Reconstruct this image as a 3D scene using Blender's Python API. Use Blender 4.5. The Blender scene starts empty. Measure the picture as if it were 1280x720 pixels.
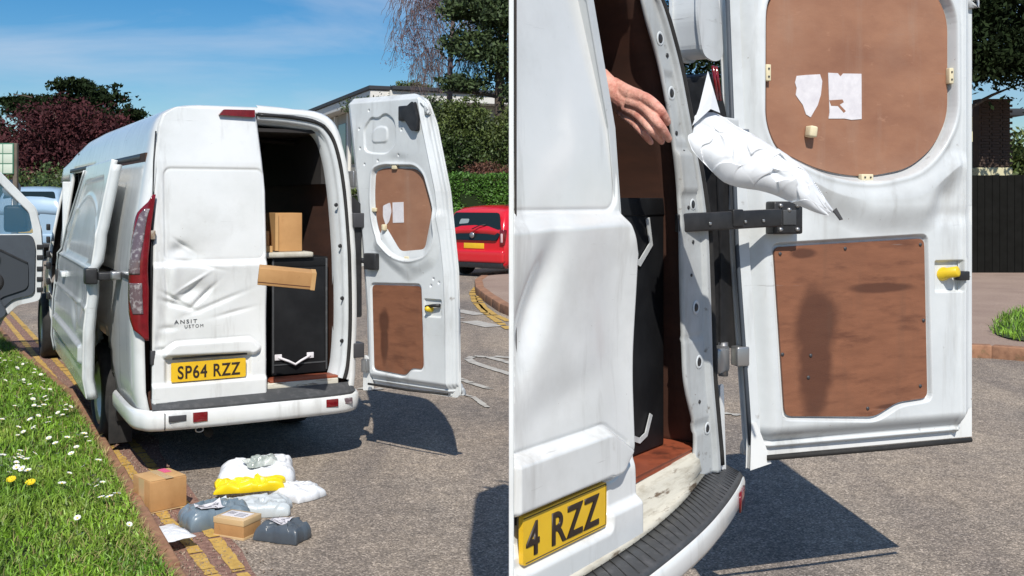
import bpy, bmesh, math, random
import numpy as np
from mathutils import Vector, Matrix, noise
from mathutils.geometry import tessellate_polygon

random.seed(4); rng = np.random.default_rng(4)
R = math.radians
sc = bpy.context.scene
col = sc.collection

# ------------------------------------------------------------------ camera
cam_d = bpy.data.cameras.new('camera'); cam = bpy.data.objects.new('camera', cam_d); col.objects.link(cam)
cam.location = (0, 0, 1.58); cam.rotation_euler = (R(90), 0, 0)
cam_d.sensor_width = 36; cam_d.lens = 36*1300/1280; cam_d.shift_y = -110/1280
cam_d.clip_start = .05; cam_d.clip_end = 2000
sc.camera = cam

# ------------------------------------------------------------------ light
SUN_EL, SUN_AZ = R(46), R(5)            # azimuth measured from straight behind the camera, towards the right
sun_d = bpy.data.lights.new('sun', 'SUN'); sun = bpy.data.objects.new('sun', sun_d); col.objects.link(sun)
sun_d.energy = 4.2; sun_d.angle = R(.5); sun_d.color = (1, .95, .87)
sv = Vector((math.sin(SUN_AZ)*math.cos(SUN_EL), -math.cos(SUN_AZ)*math.cos(SUN_EL), math.sin(SUN_EL)))
sun.rotation_euler = sv.to_track_quat('Z', 'Y').to_euler()
w = bpy.data.worlds.new('World'); sc.world = w; w.use_nodes = True
nt = w.node_tree; N = nt.nodes; Lk = nt.links
for n in list(N): N.remove(n)
out = N.new('ShaderNodeOutputWorld'); bg = N.new('ShaderNodeBackground'); sky = N.new('ShaderNodeTexSky')
sky.sky_type = 'NISHITA'; sky.sun_disc = False; sky.sun_elevation = SUN_EL
sky.sun_rotation = math.pi - SUN_AZ; sky.air_density = 1.0; sky.dust_density = .35; sky.ozone_density = 4.0; sky.altitude = 50
tc = N.new('ShaderNodeTexCoord'); mp = N.new('ShaderNodeMapping')
mp.inputs['Scale'].default_value = (1.0, 1.0, 4.5); mp.inputs['Rotation'].default_value = (0, R(-9), R(20))
nz = N.new('ShaderNodeTexNoise'); nz.inputs['Scale'].default_value = 2.6; nz.inputs['Detail'].default_value = 7; nz.inputs['Roughness'].default_value = .55
nz.inputs['Distortion'].default_value = .5
rp = N.new('ShaderNodeValToRGB'); rp.color_ramp.elements[0].position = .44; rp.color_ramp.elements[1].position = .70
rp.color_ramp.elements[1].color = (.62, .62, .62, 1)
hs = N.new('ShaderNodeHueSaturation'); hs.inputs['Saturation'].default_value = 1.42; hs.inputs['Value'].default_value = 1.0
mx = N.new('ShaderNodeMix'); mx.data_type = 'RGBA'; mx.inputs['B'].default_value = (6.6, 7.3, 8.6, 1)
Lk.new(tc.outputs['Generated'], mp.inputs['Vector']); Lk.new(mp.outputs['Vector'], nz.inputs['Vector'])
Lk.new(nz.outputs['Fac'], rp.inputs['Fac']); Lk.new(rp.outputs['Color'], mx.inputs['Factor'])
Lk.new(sky.outputs['Color'], hs.inputs['Color']); Lk.new(hs.outputs['Color'], mx.inputs['A'])
Lk.new(mx.outputs['Result'], bg.inputs['Color']); bg.inputs['Strength'].default_value = .085
Lk.new(bg.outputs['Background'], out.inputs['Surface'])
sc.view_settings.view_transform = 'Standard'; sc.view_settings.look = 'None'
sc.view_settings.exposure = .18; sc.view_settings.gamma = 1
sc.cycles.max_bounces = 6

# ------------------------------------------------------------------ materials
def srgb(r, g, b):
    f = lambda c: c/255/12.92 if c/255 <= .04045 else ((c/255+.055)/1.055)**2.4
    return (f(r), f(g), f(b), 1)
def mat(name, c, rough=.6, metal=0., c2=None, scale=6., detail=5., lo=.35, hi=.7, bump=0., bscale=None, coat=0., spec=None,
        c3=None, s3=1.5, lo3=.55, hi3=.75, stretch=None, island=0., alpha=None, trans=0.):
    m = bpy.data.materials.new(name); m.use_nodes = True
    nt = m.node_tree; n = nt.nodes; l = nt.links; b = n['Principled BSDF']
    if len(c) == 3: c = (*c, 1)
    b.inputs['Base Color'].default_value = c
    b.inputs['Roughness'].default_value = rough; b.inputs['Metallic'].default_value = metal
    b.inputs['Coat Weight'].default_value = coat; b.inputs['Coat Roughness'].default_value = .12
    if spec is not None: b.inputs['Specular IOR Level'].default_value = spec
    if trans: b.inputs['Transmission Weight'].default_value = trans
    tc = n.new('ShaderNodeTexCoord'); mp = n.new('ShaderNodeMapping'); l.new(tc.outputs['Object'], mp.inputs['Vector'])
    if stretch: mp.inputs['Scale'].default_value = stretch
    def noise_(sc_, d=detail):
        t = n.new('ShaderNodeTexNoise'); t.inputs['Scale'].default_value = sc_; t.inputs['Detail'].default_value = d
        t.inputs['Roughness'].default_value = .62; l.new(mp.outputs['Vector'], t.inputs['Vector']); return t
    cur = None
    if c2 is not None:
        if len(c2) == 3: c2 = (*c2, 1)
        t = noise_(scale); r = n.new('ShaderNodeMapRange'); r.inputs['From Min'].default_value = lo; r.inputs['From Max'].default_value = hi
        l.new(t.outputs['Fac'], r.inputs['Value']); x = n.new('ShaderNodeMix'); x.data_type = 'RGBA'
        x.inputs['A'].default_value = c; x.inputs['B'].default_value = c2; l.new(r.outputs['Result'], x.inputs['Factor']); cur = x.outputs['Result']
    if c3 is not None:
        if len(c3) == 3: c3 = (*c3, 1)
        t = noise_(s3, 8); r = n.new('ShaderNodeMapRange'); r.inputs['From Min'].default_value = lo3; r.inputs['From Max'].default_value = hi3
        l.new(t.outputs['Fac'], r.inputs['Value']); x = n.new('ShaderNodeMix'); x.data_type = 'RGBA'
        if cur: l.new(cur, x.inputs['A'])
        else: x.inputs['A'].default_value = c
        x.inputs['B'].default_value = c3; l.new(r.outputs['Result'], x.inputs['Factor']); cur = x.outputs['Result']
    if island:
        g = n.new('ShaderNodeNewGeometry'); h = n.new('ShaderNodeHueSaturation')
        mr = n.new('ShaderNodeMapRange'); mr.inputs['To Min'].default_value = 1-island; mr.inputs['To Max'].default_value = 1+island
        l.new(g.outputs['Random Per Island'], mr.inputs['Value']); l.new(mr.outputs['Result'], h.inputs['Value'])
        if cur: l.new(cur, h.inputs['Color'])
        else: h.inputs['Color'].default_value = c
        cur = h.outputs['Color']
    if cur: l.new(cur, b.inputs['Base Color'])
    if bump:
        t = noise_(bscale or scale, 6); bp = n.new('ShaderNodeBump'); bp.inputs['Strength'].default_value = bump; bp.inputs['Distance'].default_value = .01
        l.new(t.outputs['Fac'], bp.inputs['Height']); l.new(bp.outputs['Normal'], b.inputs['Normal'])
    return m

WHITE = mat('white_paint', (.76, .775, .77), .22, c2=(.66, .68, .67), scale=2.2, lo=.4, hi=.75, coat=.6, c3=(.42, .40, .35), s3=7, lo3=.68, hi3=.86)
WHITE_IN = mat('worn_white_paint', (.66, .69, .70), .42, c2=(.56, .59, .60), scale=3, coat=.2, c3=(.22, .19, .16), s3=16, lo3=.66, hi3=.80)
SILL = mat('scraped_sill_paint', (.60, .57, .48), .6, c2=(.16, .115, .075), scale=13, lo=.56, hi=.62, c3=(.40, .36, .28), s3=22, lo3=.48, hi3=.70, bump=.3, stretch=(.45, 1, 2.6))
PLY = mat('plywood', srgb(140, 88, 58), .6, c2=srgb(116, 70, 46), scale=3, stretch=(1.0, 1.0, 5), c3=srgb(160, 108, 78), s3=14, lo3=.60, hi3=.78, bump=.08, bscale=40)
PLY_UP = mat('faded_plywood', srgb(158, 114, 88), .62, c2=srgb(136, 94, 72), scale=3, stretch=(1, 1, 2), c3=srgb(172, 128, 102), s3=18, lo3=.63, hi3=.80, bump=.06, bscale=40)
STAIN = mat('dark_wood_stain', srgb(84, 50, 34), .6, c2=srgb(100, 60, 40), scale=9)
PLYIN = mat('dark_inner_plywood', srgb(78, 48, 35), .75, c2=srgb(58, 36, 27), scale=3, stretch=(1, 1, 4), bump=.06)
REDPLY = mat('red_brown_floor_ply', srgb(150, 78, 52), .5, c2=srgb(110, 55, 38), scale=9, lo=.45, hi=.7, bump=.1, c3=srgb(60, 36, 26), s3=7, lo3=.58, hi3=.7)
BLACKP = mat('black_plastic', (.015, .015, .016), .45, c2=(.03, .03, .032), scale=20)
STEPPAD = mat('worn_step_pad', (.055, .058, .062), .5, c2=(.11, .11, .115), scale=25, lo=.5, hi=.8, bump=.2)
RUBBER = mat('rubber', (.012, .012, .012), .8, c2=(.03, .028, .026), scale=15)
CASEM = mat('scuffed_black_board', (.008, .0085, .010), .55, spec=.25, c2=(.016, .017, .019), scale=8, lo=.4, hi=.8, c3=(.12, .12, .12), s3=40, lo3=.74, hi3=.82)
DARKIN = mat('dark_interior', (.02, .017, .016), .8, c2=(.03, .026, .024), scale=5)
GREYTRIM = mat('grey_door_trim', (.055, .068, .085), .6, c2=(.045, .055, .07), scale=12)
REDL = mat('red_lens', (.20, .006, .010), .12, c2=(.13, .004, .006), scale=30, coat=.6)
DKREDL = mat('dark_red_lens', (.13, .004, .006), .2, coat=.6)
CLEARL = mat('clear_lens', (.13, .09, .10), .12, c2=(.34, .31, .31), scale=34, lo=.50, hi=.62, coat=.8)
YPLATE = mat('yellow_plate', (.80, .50, .018), .4, c2=(.72, .43, .015), scale=9, coat=.3)
INK = mat('plate_black', (.03, .018, .012), .5)
BADGE = mat('worn_badge_grey', (.05, .05, .055), .5)
GLASS = mat('dark_glass', (.012, .022, .024), .10, spec=.35)
BLUEGL = mat('side_glass', (.05, .17, .28), .05, coat=.5); BLUEGL.node_tree.nodes['Principled BSDF'].inputs['Alpha'].default_value = .35
METAL = mat('dull_metal', (.42, .42, .42), .35, metal=.8)
CARD = mat('cardboard', srgb(190, 146, 96), .8, c2=srgb(172, 128, 80), scale=5, c3=srgb(150, 108, 66), s3=20, lo3=.62, hi3=.8)
CARDB = mat('pale_cardboard', srgb(200, 160, 108), .8, c2=srgb(186, 144, 94), scale=6)
TAPE = mat('brown_tape', srgb(206, 176, 132), .25, coat=.4)
PAPER = mat('white_paper_label', (.74, .72, .74), .7, c2=(.62, .60, .63), scale=30)
PRINT = mat('grey_print', (.10, .10, .12), .7)
PINK = mat('pink_tape', (.70, .10, .22), .5)
BAGW = mat('white_poly', (.76, .78, .80), .35, c2=(.68, .70, .73), scale=5, coat=.2)
BAGP = mat('pale_grey_poly', (.56, .60, .62), .35, c2=(.48, .53, .55), scale=5, coat=.2)
BAGB = mat('blue_grey_poly', (.17, .225, .27), .38, c2=(.14, .19, .23), scale=6, coat=.2)
BAGD = mat('dark_grey_poly', (.085, .105, .125), .40, c2=(.065, .08, .10), scale=6, coat=.2)
BAGY = mat('yellow_poly', (.86, .66, .01), .35, c2=(.78, .56, .01), scale=6, coat=.2)
BAGG = mat('clear_grey_film', (.32, .36, .33), .2, c2=(.55, .58, .55), scale=12, lo=.45, hi=.6, coat=.6)
SKIN = mat('skin', srgb(224, 170, 152), .5, c2=srgb(200, 132, 116), scale=26, lo=.42, hi=.66, bump=.5, bscale=75)
SKIN.node_tree.nodes['Principled BSDF'].inputs['Subsurface Weight'].default_value = .08
SKIN.node_tree.nodes['Principled BSDF'].inputs['Subsurface Scale'].default_value = .01
NAIL = mat('finger_nail', srgb(214, 160, 142), .3, coat=.3)
CLOTH = mat('dark_cloth', (.02, .02, .024), .9)
KERBM = mat('weathered_kerb', srgb(164, 122, 94), .9, c2=srgb(128, 92, 70), scale=12, bump=.4, c3=srgb(80, 84, 50), s3=8, lo3=.58, hi3=.75)
YLINE = mat('yellow_road_paint', srgb(204, 168, 88), .8, c2=srgb(176, 140, 70), scale=30, c3=srgb(130, 108, 88), s3=45, lo3=.56, hi3=.66, bump=.3, bscale=60)
WLINE = mat('white_road_paint', srgb(190, 186, 176), .8, c2=srgb(160, 154, 146), scale=10, bump=.3, bscale=60)
SOIL = mat('turf_ground', (.045, .075, .015), .95, c2=(.03, .045, .012), scale=3, c3=(.10, .07, .035), s3=9, lo3=.62, hi3=.8)
GRASS = mat('grass_blade', (.19, .34, .026), .5, c2=(.07, .17, .014), scale=2.6, lo=.35, hi=.65, c3=(.27, .38, .05), s3=1.3, lo3=.5, hi3=.7, island=.5)
PETAL = mat('daisy_petal', (.80, .80, .76), .7)
DAND = mat('dandelion_yellow', (.85, .62, .01), .7)
REDCAR = mat('red_car_paint', (.62, .012, .022), .22, coat=.8)
BLUECAR = mat('pale_blue_car_paint', (.30, .43, .56), .25, coat=.8)
WALLC = mat('rendered_wall', srgb(176, 172, 160), .85, c2=srgb(150, 148, 140), scale=1.0)
CREAM = mat('cream_wall', srgb(206, 200, 164), .85, c2=srgb(190, 184, 150), scale=1.2)
FASCIA = mat('white_fascia', srgb(216, 214, 208), .6)
ROOFD = mat('dark_roof_edge', (.03, .033, .04), .6)
BARK = mat('bark', (.075, .055, .042), .9, c2=(.12, .095, .075), scale=9, bump=.5)
BIRCHB = mat('pale_twig', (.16, .12, .12), .85, c2=(.10, .07, .075), scale=6)
LEAFC = mat('conifer_needles', (.030, .055, .018), .7, c2=(.055, .085, .022), scale=.9, island=.5)
LEAFG = mat('shrub_leaves', (.040, .072, .014), .6, c2=(.10, .125, .026), scale=.5, lo=.4, hi=.62, island=.5)
LEAFR = mat('copper_leaves', (.050, .014, .017), .75, spec=.2, c2=(.085, .026, .028), scale=.6, island=.45)
LEAFD = mat('dark_evergreen_leaves', (.010, .019, .007), .8, spec=.1, c2=(.022, .034, .011), scale=.8, island=.5)
LEAFH = mat('hedge_leaves', (.085, .20, .022), .6, c2=(.045, .12, .014), scale=1.1, island=.4)
LEAFB = mat('rusty_leaves', (.12, .05, .03), .7, island=.5)
BRICKM = mat('dark_brick', (.10, .065, .045), .9, c2=(.07, .045, .035), scale=2, island=.35)
BLACKFENCE = mat('black_fence_board', (.007, .007, .006), .85, c2=(.011, .011, .010), scale=4, spec=.1)
PAVEM = mat('pavement_tarmac', srgb(168, 146, 130), .9, c2=srgb(150, 128, 114), scale=1.2, c3=srgb(120, 100, 88), s3=60, lo3=.5, hi3=.7, bump=.4, bscale=120)
WALLLOW = mat('white_low_wall', srgb(196, 196, 190), .85, c2=srgb(160, 160, 150), scale=2)
SIGNW = mat('notice_white', srgb(196, 206, 190), .6); SIGNG = mat('notice_green', srgb(70, 120, 96), .6)
WOOD = mat('grey_wood', (.16, .13, .10), .85, c2=(.10, .08, .06), scale=5)
YKNOB = mat('yellow_plastic', (.72, .50, .02), .4)
FOAM = mat('cream_tag', (.70, .62, .42), .8)

def wear(m, amount=.5, grime=(.20, .18, .15), zlo=0., zhi=.0):
    """thin scratches, stone chips and streaks of road dirt"""
    nt = m.node_tree; n = nt.nodes; l = nt.links; b = n['Principled BSDF']; tc = n.new('ShaderNodeTexCoord'); cur = b.inputs['Base Color'].links[0].from_socket
    def layer(scale, st, p0, p1, colr, k, rot=0):
        nonlocal cur
        mp = n.new('ShaderNodeMapping'); mp.inputs['Scale'].default_value = st; mp.inputs['Rotation'].default_value = (0, rot, 0); l.new(tc.outputs['Object'], mp.inputs['Vector'])
        t = n.new('ShaderNodeTexNoise'); t.inputs['Scale'].default_value = scale; t.inputs['Detail'].default_value = 6; t.inputs['Roughness'].default_value = .65; l.new(mp.outputs['Vector'], t.inputs['Vector'])
        mr = n.new('ShaderNodeMapRange'); mr.inputs['From Min'].default_value = p0; mr.inputs['From Max'].default_value = p1; mr.inputs['To Max'].default_value = k; l.new(t.outputs['Fac'], mr.inputs['Value'])
        x = n.new('ShaderNodeMix'); x.data_type = 'RGBA'; l.new(cur, x.inputs['A']); x.inputs['B'].default_value = (*colr, 1); l.new(mr.outputs['Result'], x.inputs['Factor']); cur = x.outputs['Result']
    layer(9, (1, 1, .12), .55, .72, grime, .35*amount)          # rain streaks
    layer(5, (.5, .5, 9), .66, .72, (.25, .24, .23), .5*amount, R(25))     # scratches
    layer(60, (1, 1, 1), .70, .74, (.16, .10, .07), .9*amount)       # chips
    layer(1.6, (1, 1, 1), .50, .75, grime, .30*amount)
    l.new(cur, b.inputs['Base Color'])
wear(WHITE, .95); wear(WHITE_IN, 1.1)
def stain(m, spots, colr, soft=.35):
    """damp mark with its own shape in the wood, soft ragged edge"""
    nt = m.node_tree; n = nt.nodes; l = nt.links; b = n['Principled BSDF']; tc = n.new('ShaderNodeTexCoord')
    no = n.new('ShaderNodeTexNoise'); no.inputs['Scale'].default_value = 14; no.inputs['Detail'].default_value = 6; l.new(tc.outputs['Object'], no.inputs['Vector']); tot = None
    for (x, z, rx, rz) in spots:
        mp = n.new('ShaderNodeMapping'); mp.vector_type = 'POINT'; mp.inputs['Scale'].default_value = (1/rx, 0, 1/rz); mp.inputs['Location'].default_value = (-x/rx, 0, -z/rz)
        l.new(tc.outputs['Object'], mp.inputs['Vector']); ln = n.new('ShaderNodeVectorMath'); ln.operation = 'LENGTH'; l.new(mp.outputs['Vector'], ln.inputs[0])
        ad = n.new('ShaderNodeMath'); ad.operation = 'MULTIPLY_ADD'; l.new(no.outputs['Fac'], ad.inputs[0]); ad.inputs[1].default_value = .55; l.new(ln.outputs['Value'], ad.inputs[2])
        mr = n.new('ShaderNodeMapRange'); mr.interpolation_type = 'SMOOTHSTEP'; mr.inputs['From Min'].default_value = 1.27+soft*.5; mr.inputs['From Max'].default_value = 1.27-soft; l.new(ad.outputs[0], mr.inputs['Value'])
        if tot is None: tot = mr.outputs['Result']
        else: mm = n.new('ShaderNodeMath'); mm.operation = 'MAXIMUM'; l.new(tot, mm.inputs[0]); l.new(mr.outputs['Result'], mm.inputs[1]); tot = mm.outputs[0]
    sc2 = n.new('ShaderNodeMath'); sc2.operation = 'MULTIPLY'; sc2.inputs[1].default_value = .8; l.new(tot, sc2.inputs[0])
    x_ = n.new('ShaderNodeMix'); x_.data_type = 'RGBA'; x_.inputs['B'].default_value = colr; l.new(b.inputs['Base Color'].links[0].from_socket, x_.inputs['A']); l.new(sc2.outputs[0], x_.inputs['Factor']); l.new(x_.outputs['Result'], b.inputs['Base Color']); return m
def ply_mat(name): return mat(name, srgb(140, 92, 66), .6, c2=srgb(116, 74, 52), scale=7, stretch=(1.0, 1.0, 4), detail=9, lo=.28, hi=.78, c3=srgb(98, 60, 42), s3=5, lo3=.52, hi3=.72, bump=.12, bscale=90)
PLY_L = stain(ply_mat('stained_plywood_small'), [(.172, .84, .050, .085), (.176, .72, .036, .15)], srgb(74, 42, 28))
PLY_R = stain(ply_mat('stained_plywood'), [(.335, 1.12, .100, .15), (.33, .98, .076, .22), (.28, 1.385, .06, .02), (.7, .80, .12, .012), (.62, 1.25, .16, .02)], srgb(74, 42, 28))
wear(PLY_L, .8, (.10, .06, .04)); wear(PLY_R, .8, (.10, .06, .04)); wear(PLY_UP, .9, (.34, .24, .18))
def tarmac():
    m = bpy.data.materials.new('tarmac'); m.use_nodes = True
    nt = m.node_tree; n = nt.nodes; l = nt.links; b = n['Principled BSDF']; b.inputs['Roughness'].default_value = .9
    b.inputs['Specular IOR Level'].default_value = .25
    tc = n.new('ShaderNodeTexCoord')
    def nz(s, d=6, r=.6):
        t = n.new('ShaderNodeTexNoise'); t.inputs['Scale'].default_value = s; t.inputs['Detail'].default_value = d; t.inputs['Roughness'].default_value = r
        l.new(tc.outputs['Object'], t.inputs['Vector']); return t
    def ramp(src, stops):
        r = n.new('ShaderNodeValToRGB'); e = r.color_ramp.elements
        while len(e) < len(stops): e.new(.5)
        for k, (p, c) in enumerate(stops): e[k].position = p; e[k].color = c
        l.new(src, r.inputs['Fac']); return r
    vo = n.new('ShaderNodeTexVoronoi'); vo.inputs['Scale'].default_value = 125; l.new(tc.outputs['Object'], vo.inputs['Vector'])
    hs = n.new('ShaderNodeSeparateColor'); l.new(vo.outputs['Color'], hs.inputs['Color'])
    chips = ramp(hs.outputs['Red'], [(0, srgb(112, 105, 97)), (.3, srgb(136, 128, 118)), (.75, srgb(160, 150, 138)), (1, srgb(202, 190, 176))])
    big = ramp(nz(.55, 5).outputs['Fac'], [(.35, (.82, .82, .84, 1)), (.62, (1.12, 1.07, 1.02, 1))])
    mid = ramp(nz(9, 4, .7).outputs['Fac'], [(.3, (.78, .78, .79, 1)), (.7, (1.18, 1.16, 1.13, 1))])
    m1 = n.new('ShaderNodeMix'); m1.data_type = 'RGBA'; m1.blend_type = 'MULTIPLY'; m1.inputs['Factor'].default_value = 1
    l.new(chips.outputs['Color'], m1.inputs['A']); l.new(big.outputs['Color'], m1.inputs['B'])
    m2 = n.new('ShaderNodeMix'); m2.data_type = 'RGBA'; m2.blend_type = 'MULTIPLY'; m2.inputs['Factor'].default_value = 1
    l.new(m1.outputs['Result'], m2.inputs['A']); l.new(mid.outputs['Color'], m2.inputs['B'])
    # oil spots, darker wheel tracks and pale dusty patches
    st = n.new('ShaderNodeMapping'); st.inputs['Rotation'].default_value = (0, 0, R(-30)); st.inputs['Scale'].default_value = (1.6, .22, 1); l.new(tc.outputs['Object'], st.inputs['Vector'])
    tk = n.new('ShaderNodeTexNoise'); tk.inputs['Scale'].default_value = 1.1; tk.inputs['Detail'].default_value = 5; l.new(st.outputs['Vector'], tk.inputs['Vector'])
    tr_ = ramp(tk.outputs['Fac'], [(.38, (.80, .80, .82, 1)), (.6, (1.08, 1.07, 1.05, 1))]); oi_ = ramp(nz(2.3, 7, .7).outputs['Fac'], [(.60, (1, 1, 1, 1)), (.72, (.72, .71, .70, 1))])
    m3 = n.new('ShaderNodeMix'); m3.data_type = 'RGBA'; m3.blend_type = 'MULTIPLY'; m3.inputs['Factor'].default_value = 1; l.new(m2.outputs['Result'], m3.inputs['A']); l.new(tr_.outputs['Color'], m3.inputs['B'])
    m4 = n.new('ShaderNodeMix'); m4.data_type = 'RGBA'; m4.blend_type = 'MULTIPLY'; m4.inputs['Factor'].default_value = 1; l.new(m3.outputs['Result'], m4.inputs['A']); l.new(oi_.outputs['Color'], m4.inputs['B'])
    l.new(m4.outputs['Result'], b.inputs['Base Color'])
    bp = n.new('ShaderNodeBump'); bp.inputs['Strength'].default_value = .7; bp.inputs['Distance'].default_value = .007
    l.new(vo.outputs['Distance'], bp.inputs['Height']); bp.invert = True
    l.new(bp.outputs['Normal'], b.inputs['Normal'])
    return m
TARMAC = tarmac()

# ------------------------------------------------------------------ helpers
def tag(o, label=None, cat=None, group=None, kind=None):
    if label: o['label'] = label
    if cat: o['category'] = cat
    if group: o['group'] = group
    if kind: o['kind'] = kind
    return o
def empty(name, loc=(0, 0, 0), rz=0, label=None, cat=None, group=None):
    o = bpy.data.objects.new(name, None); col.objects.link(o); o.location = loc; o.rotation_euler = (0, 0, rz)
    o.empty_display_size = .2
    return tag(o, label, cat, group)
def link(name, me, m, parent=None, smooth=False, loc=None, rot=None):
    o = bpy.data.objects.new(name, me); col.objects.link(o)
    ms = m if isinstance(m, (list, tuple)) else [m]
    if not me.materials:
        for x in ms: me.materials.append(x)
    if parent: o.parent = parent
    if loc is not None: o.location = loc
    if rot is not None: o.rotation_euler = rot
    if smooth: me.shade_smooth()
    return o
def raw(name, V, Fc):
    me = bpy.data.meshes.new(name); me.from_pydata([tuple(v) for v in V], [], Fc); me.update(); return me
def fast(name, V, F):            # numpy verts (n,3), faces (m,k)
    me = bpy.data.meshes.new(name); V = np.asarray(V, np.float32); F = np.asarray(F, np.int32)
    me.vertices.add(len(V)); me.vertices.foreach_set('co', V.ravel())
    k = F.shape[1]; me.loops.add(F.size); me.loops.foreach_set('vertex_index', F.ravel())
    me.polygons.add(len(F)); me.polygons.foreach_set('loop_start', np.arange(len(F), dtype=np.int32)*k)
    me.update(calc_edges=True); me.validate(); return me
def grid(name, P, m, parent=None, mask=None, smooth=True, thick=0., flip=False, inner=None):
    nu, nv = P.shape[:2]; I = np.arange(nu*nv).reshape(nu, nv)
    F = np.stack([I[:-1, :-1], I[1:, :-1], I[1:, 1:], I[:-1, 1:]], -1)
    if flip: F = F[..., ::-1]
    F = F.reshape(-1, 4)
    if mask is not None: F = F[mask.reshape(-1)]
    me = fast(name, P.reshape(-1, 3), F)
    bm = bmesh.new(); bm.from_mesh(me); bmesh.ops.delete(bm, geom=[v for v in bm.verts if not v.link_faces], context='VERTS'); bm.to_mesh(me); bm.free()
    o = link(name, me, m if inner is None else [m, inner], parent, smooth)
    if thick:
        md = o.modifiers.new('thick', 'SOLIDIFY'); md.thickness = thick; md.offset = -1
        if inner is not None: md.material_offset = 1
    return o
def box(name, x0, x1, y0, y1, z0, z1, m, parent=None, bev=.004, seg=2, loc=None, rot=None):
    bm = bmesh.new(); bmesh.ops.create_cube(bm, size=1)
    for v in bm.verts: v.co = Vector(((x0+x1)/2+v.co.x*(x1-x0), (y0+y1)/2+v.co.y*(y1-y0), (z0+z1)/2+v.co.z*(z1-z0)))
    if bev: bmesh.ops.bevel(bm, geom=bm.edges, offset=bev, segments=seg, affect='EDGES', profile=.6)
    me = bpy.data.meshes.new(name); bm.to_mesh(me); bm.free()
    return link(name, me, m, parent, bool(bev) and seg > 1, loc, rot)
def slab(name, pts, y0, y1, m, parent=None, holes=(), axis='Y', bev=0., loc=None, rot=None, smooth=False):
    """outline in (a,b) extruded along the axis from y0 to y1"""
    loops = [list(pts)] + [list(h) for h in holes]
    flat = [p for lp in loops for p in lp]
    tri = tessellate_polygon([[Vector((p[0], p[1], 0)) for p in lp] for lp in loops])
    def co(p, t): return (p[0], t, p[1]) if axis == 'Y' else ((t, p[0], p[1]) if axis == 'X' else (p[0], p[1], t))
    n = len(flat); V = [co(p, y0) for p in flat]+[co(p, y1) for p in flat]; F = []
    for t in tri: F.append(tuple(t)); F.append(tuple(i+n for i in reversed(t)))
    s = 0
    for lp in loops:
        k = len(lp)
        for i in range(k):
            a, b = s+i, s+(i+1) % k; F.append((a, b, b+n, a+n))
        s += k
    me = raw(name, V, F); bm = bmesh.new(); bm.from_mesh(me)
    if bev:
        bmesh.ops.dissolve_limit(bm, angle_limit=.01, verts=bm.verts, edges=bm.edges)
        es = [e for e in bm.edges if len(e.link_faces) == 2 and e.calc_face_angle(0) > .9]
        bmesh.ops.bevel(bm, geom=es, offset=bev, segments=2, affect='EDGES')
    bmesh.ops.recalc_face_normals(bm, faces=bm.faces); bm.to_mesh(me); bm.free()
    return link(name, me, m, parent, smooth, loc, rot)
def rrect(x0, x1, z0, z1, r, n=5):
    P = []
    for cx, cz, a in ((x1-r, z1-r, 0), (x0+r, z1-r, 90), (x0+r, z0+r, 180), (x1-r, z0+r, 270)):
        for k in range(n+1):
            t = R(a+90*k/n); P.append((cx+r*math.cos(t), cz+r*math.sin(t)))
    return P
def rpoly(pts, r, n=4):
    """polygon with rounded corners"""
    P = []; k = len(pts)
    for i in range(k):
        a, b, c = Vector(pts[i-1]), Vector(pts[i]), Vector(pts[(i+1) % k])
        rr = r[i] if isinstance(r, (list, tuple)) else r
        u = (a-b); v = (c-b); d = min(rr, u.length*.45, v.length*.45); p = b+u.normalized()*d; q = b+v.normalized()*d
        for j in range(n+1):
            t = j/n; P.append(tuple((1-t)**2*p+2*t*(1-t)*b+t*t*q))
    return P
def tube(name, pts, rad, m, parent=None, n=8, caps=True, loc=None, rot=None):
    V = []; F = []; pts = [Vector(p) for p in pts]
    rs = [float(r_) for r_ in rad] if isinstance(rad, (list, tuple)) else [float(rad)]*len(pts); up = Vector((.13, .27, .95)).normalized()
    for i, p in enumerate(pts):
        d = (pts[min(i+1, len(pts)-1)]-pts[max(i-1, 0)]).normalized(); a = d.cross(up)
        if a.length < 1e-3: a = d.cross(Vector((1, 0, 0)))
        a.normalize(); b = d.cross(a)
        for k in range(n): t = 2*math.pi*k/n; V.append(p+rs[i]*(a*math.cos(t)+b*math.sin(t)))
    for i in range(len(pts)-1):
        for k in range(n): F.append((i*n+k, i*n+(k+1) % n, (i+1)*n+(k+1) % n, (i+1)*n+k))
    if caps: F.append(tuple(range(n))); F.append(tuple((len(pts)-1)*n+k for k in reversed(range(n))))
    me = raw(name, V, F); bm = bmesh.new(); bm.from_mesh(me); bmesh.ops.recalc_face_normals(bm, faces=bm.faces); bm.to_mesh(me); bm.free()
    return link(name, me, m, parent, True, loc, rot)
def lathe(name, prof, m, parent=None, axis='X', n=32, loc=None, rot=None):
    """prof: list of (along, radius)"""
    V = []; F = []
    for a, r in prof:
        for k in range(n):
            t = 2*math.pi*k/n; c, s = r*math.cos(t), r*math.sin(t)
            V.append((a, c, s) if axis == 'X' else ((c, a, s) if axis == 'Y' else (c, s, a)))
    for i in range(len(prof)-1):
        for k in range(n): F.append((i*n+k, i*n+(k+1) % n, (i+1)*n+(k+1) % n, (i+1)*n+k))
    me = raw(name, V, F); bm = bmesh.new(); bm.from_mesh(me); bmesh.ops.remove_doubles(bm, verts=bm.verts, dist=1e-5)
    bmesh.ops.recalc_face_normals(bm, faces=bm.faces); bm.to_mesh(me); bm.free()
    return link(name, me, m, parent, True, loc, rot)
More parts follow.
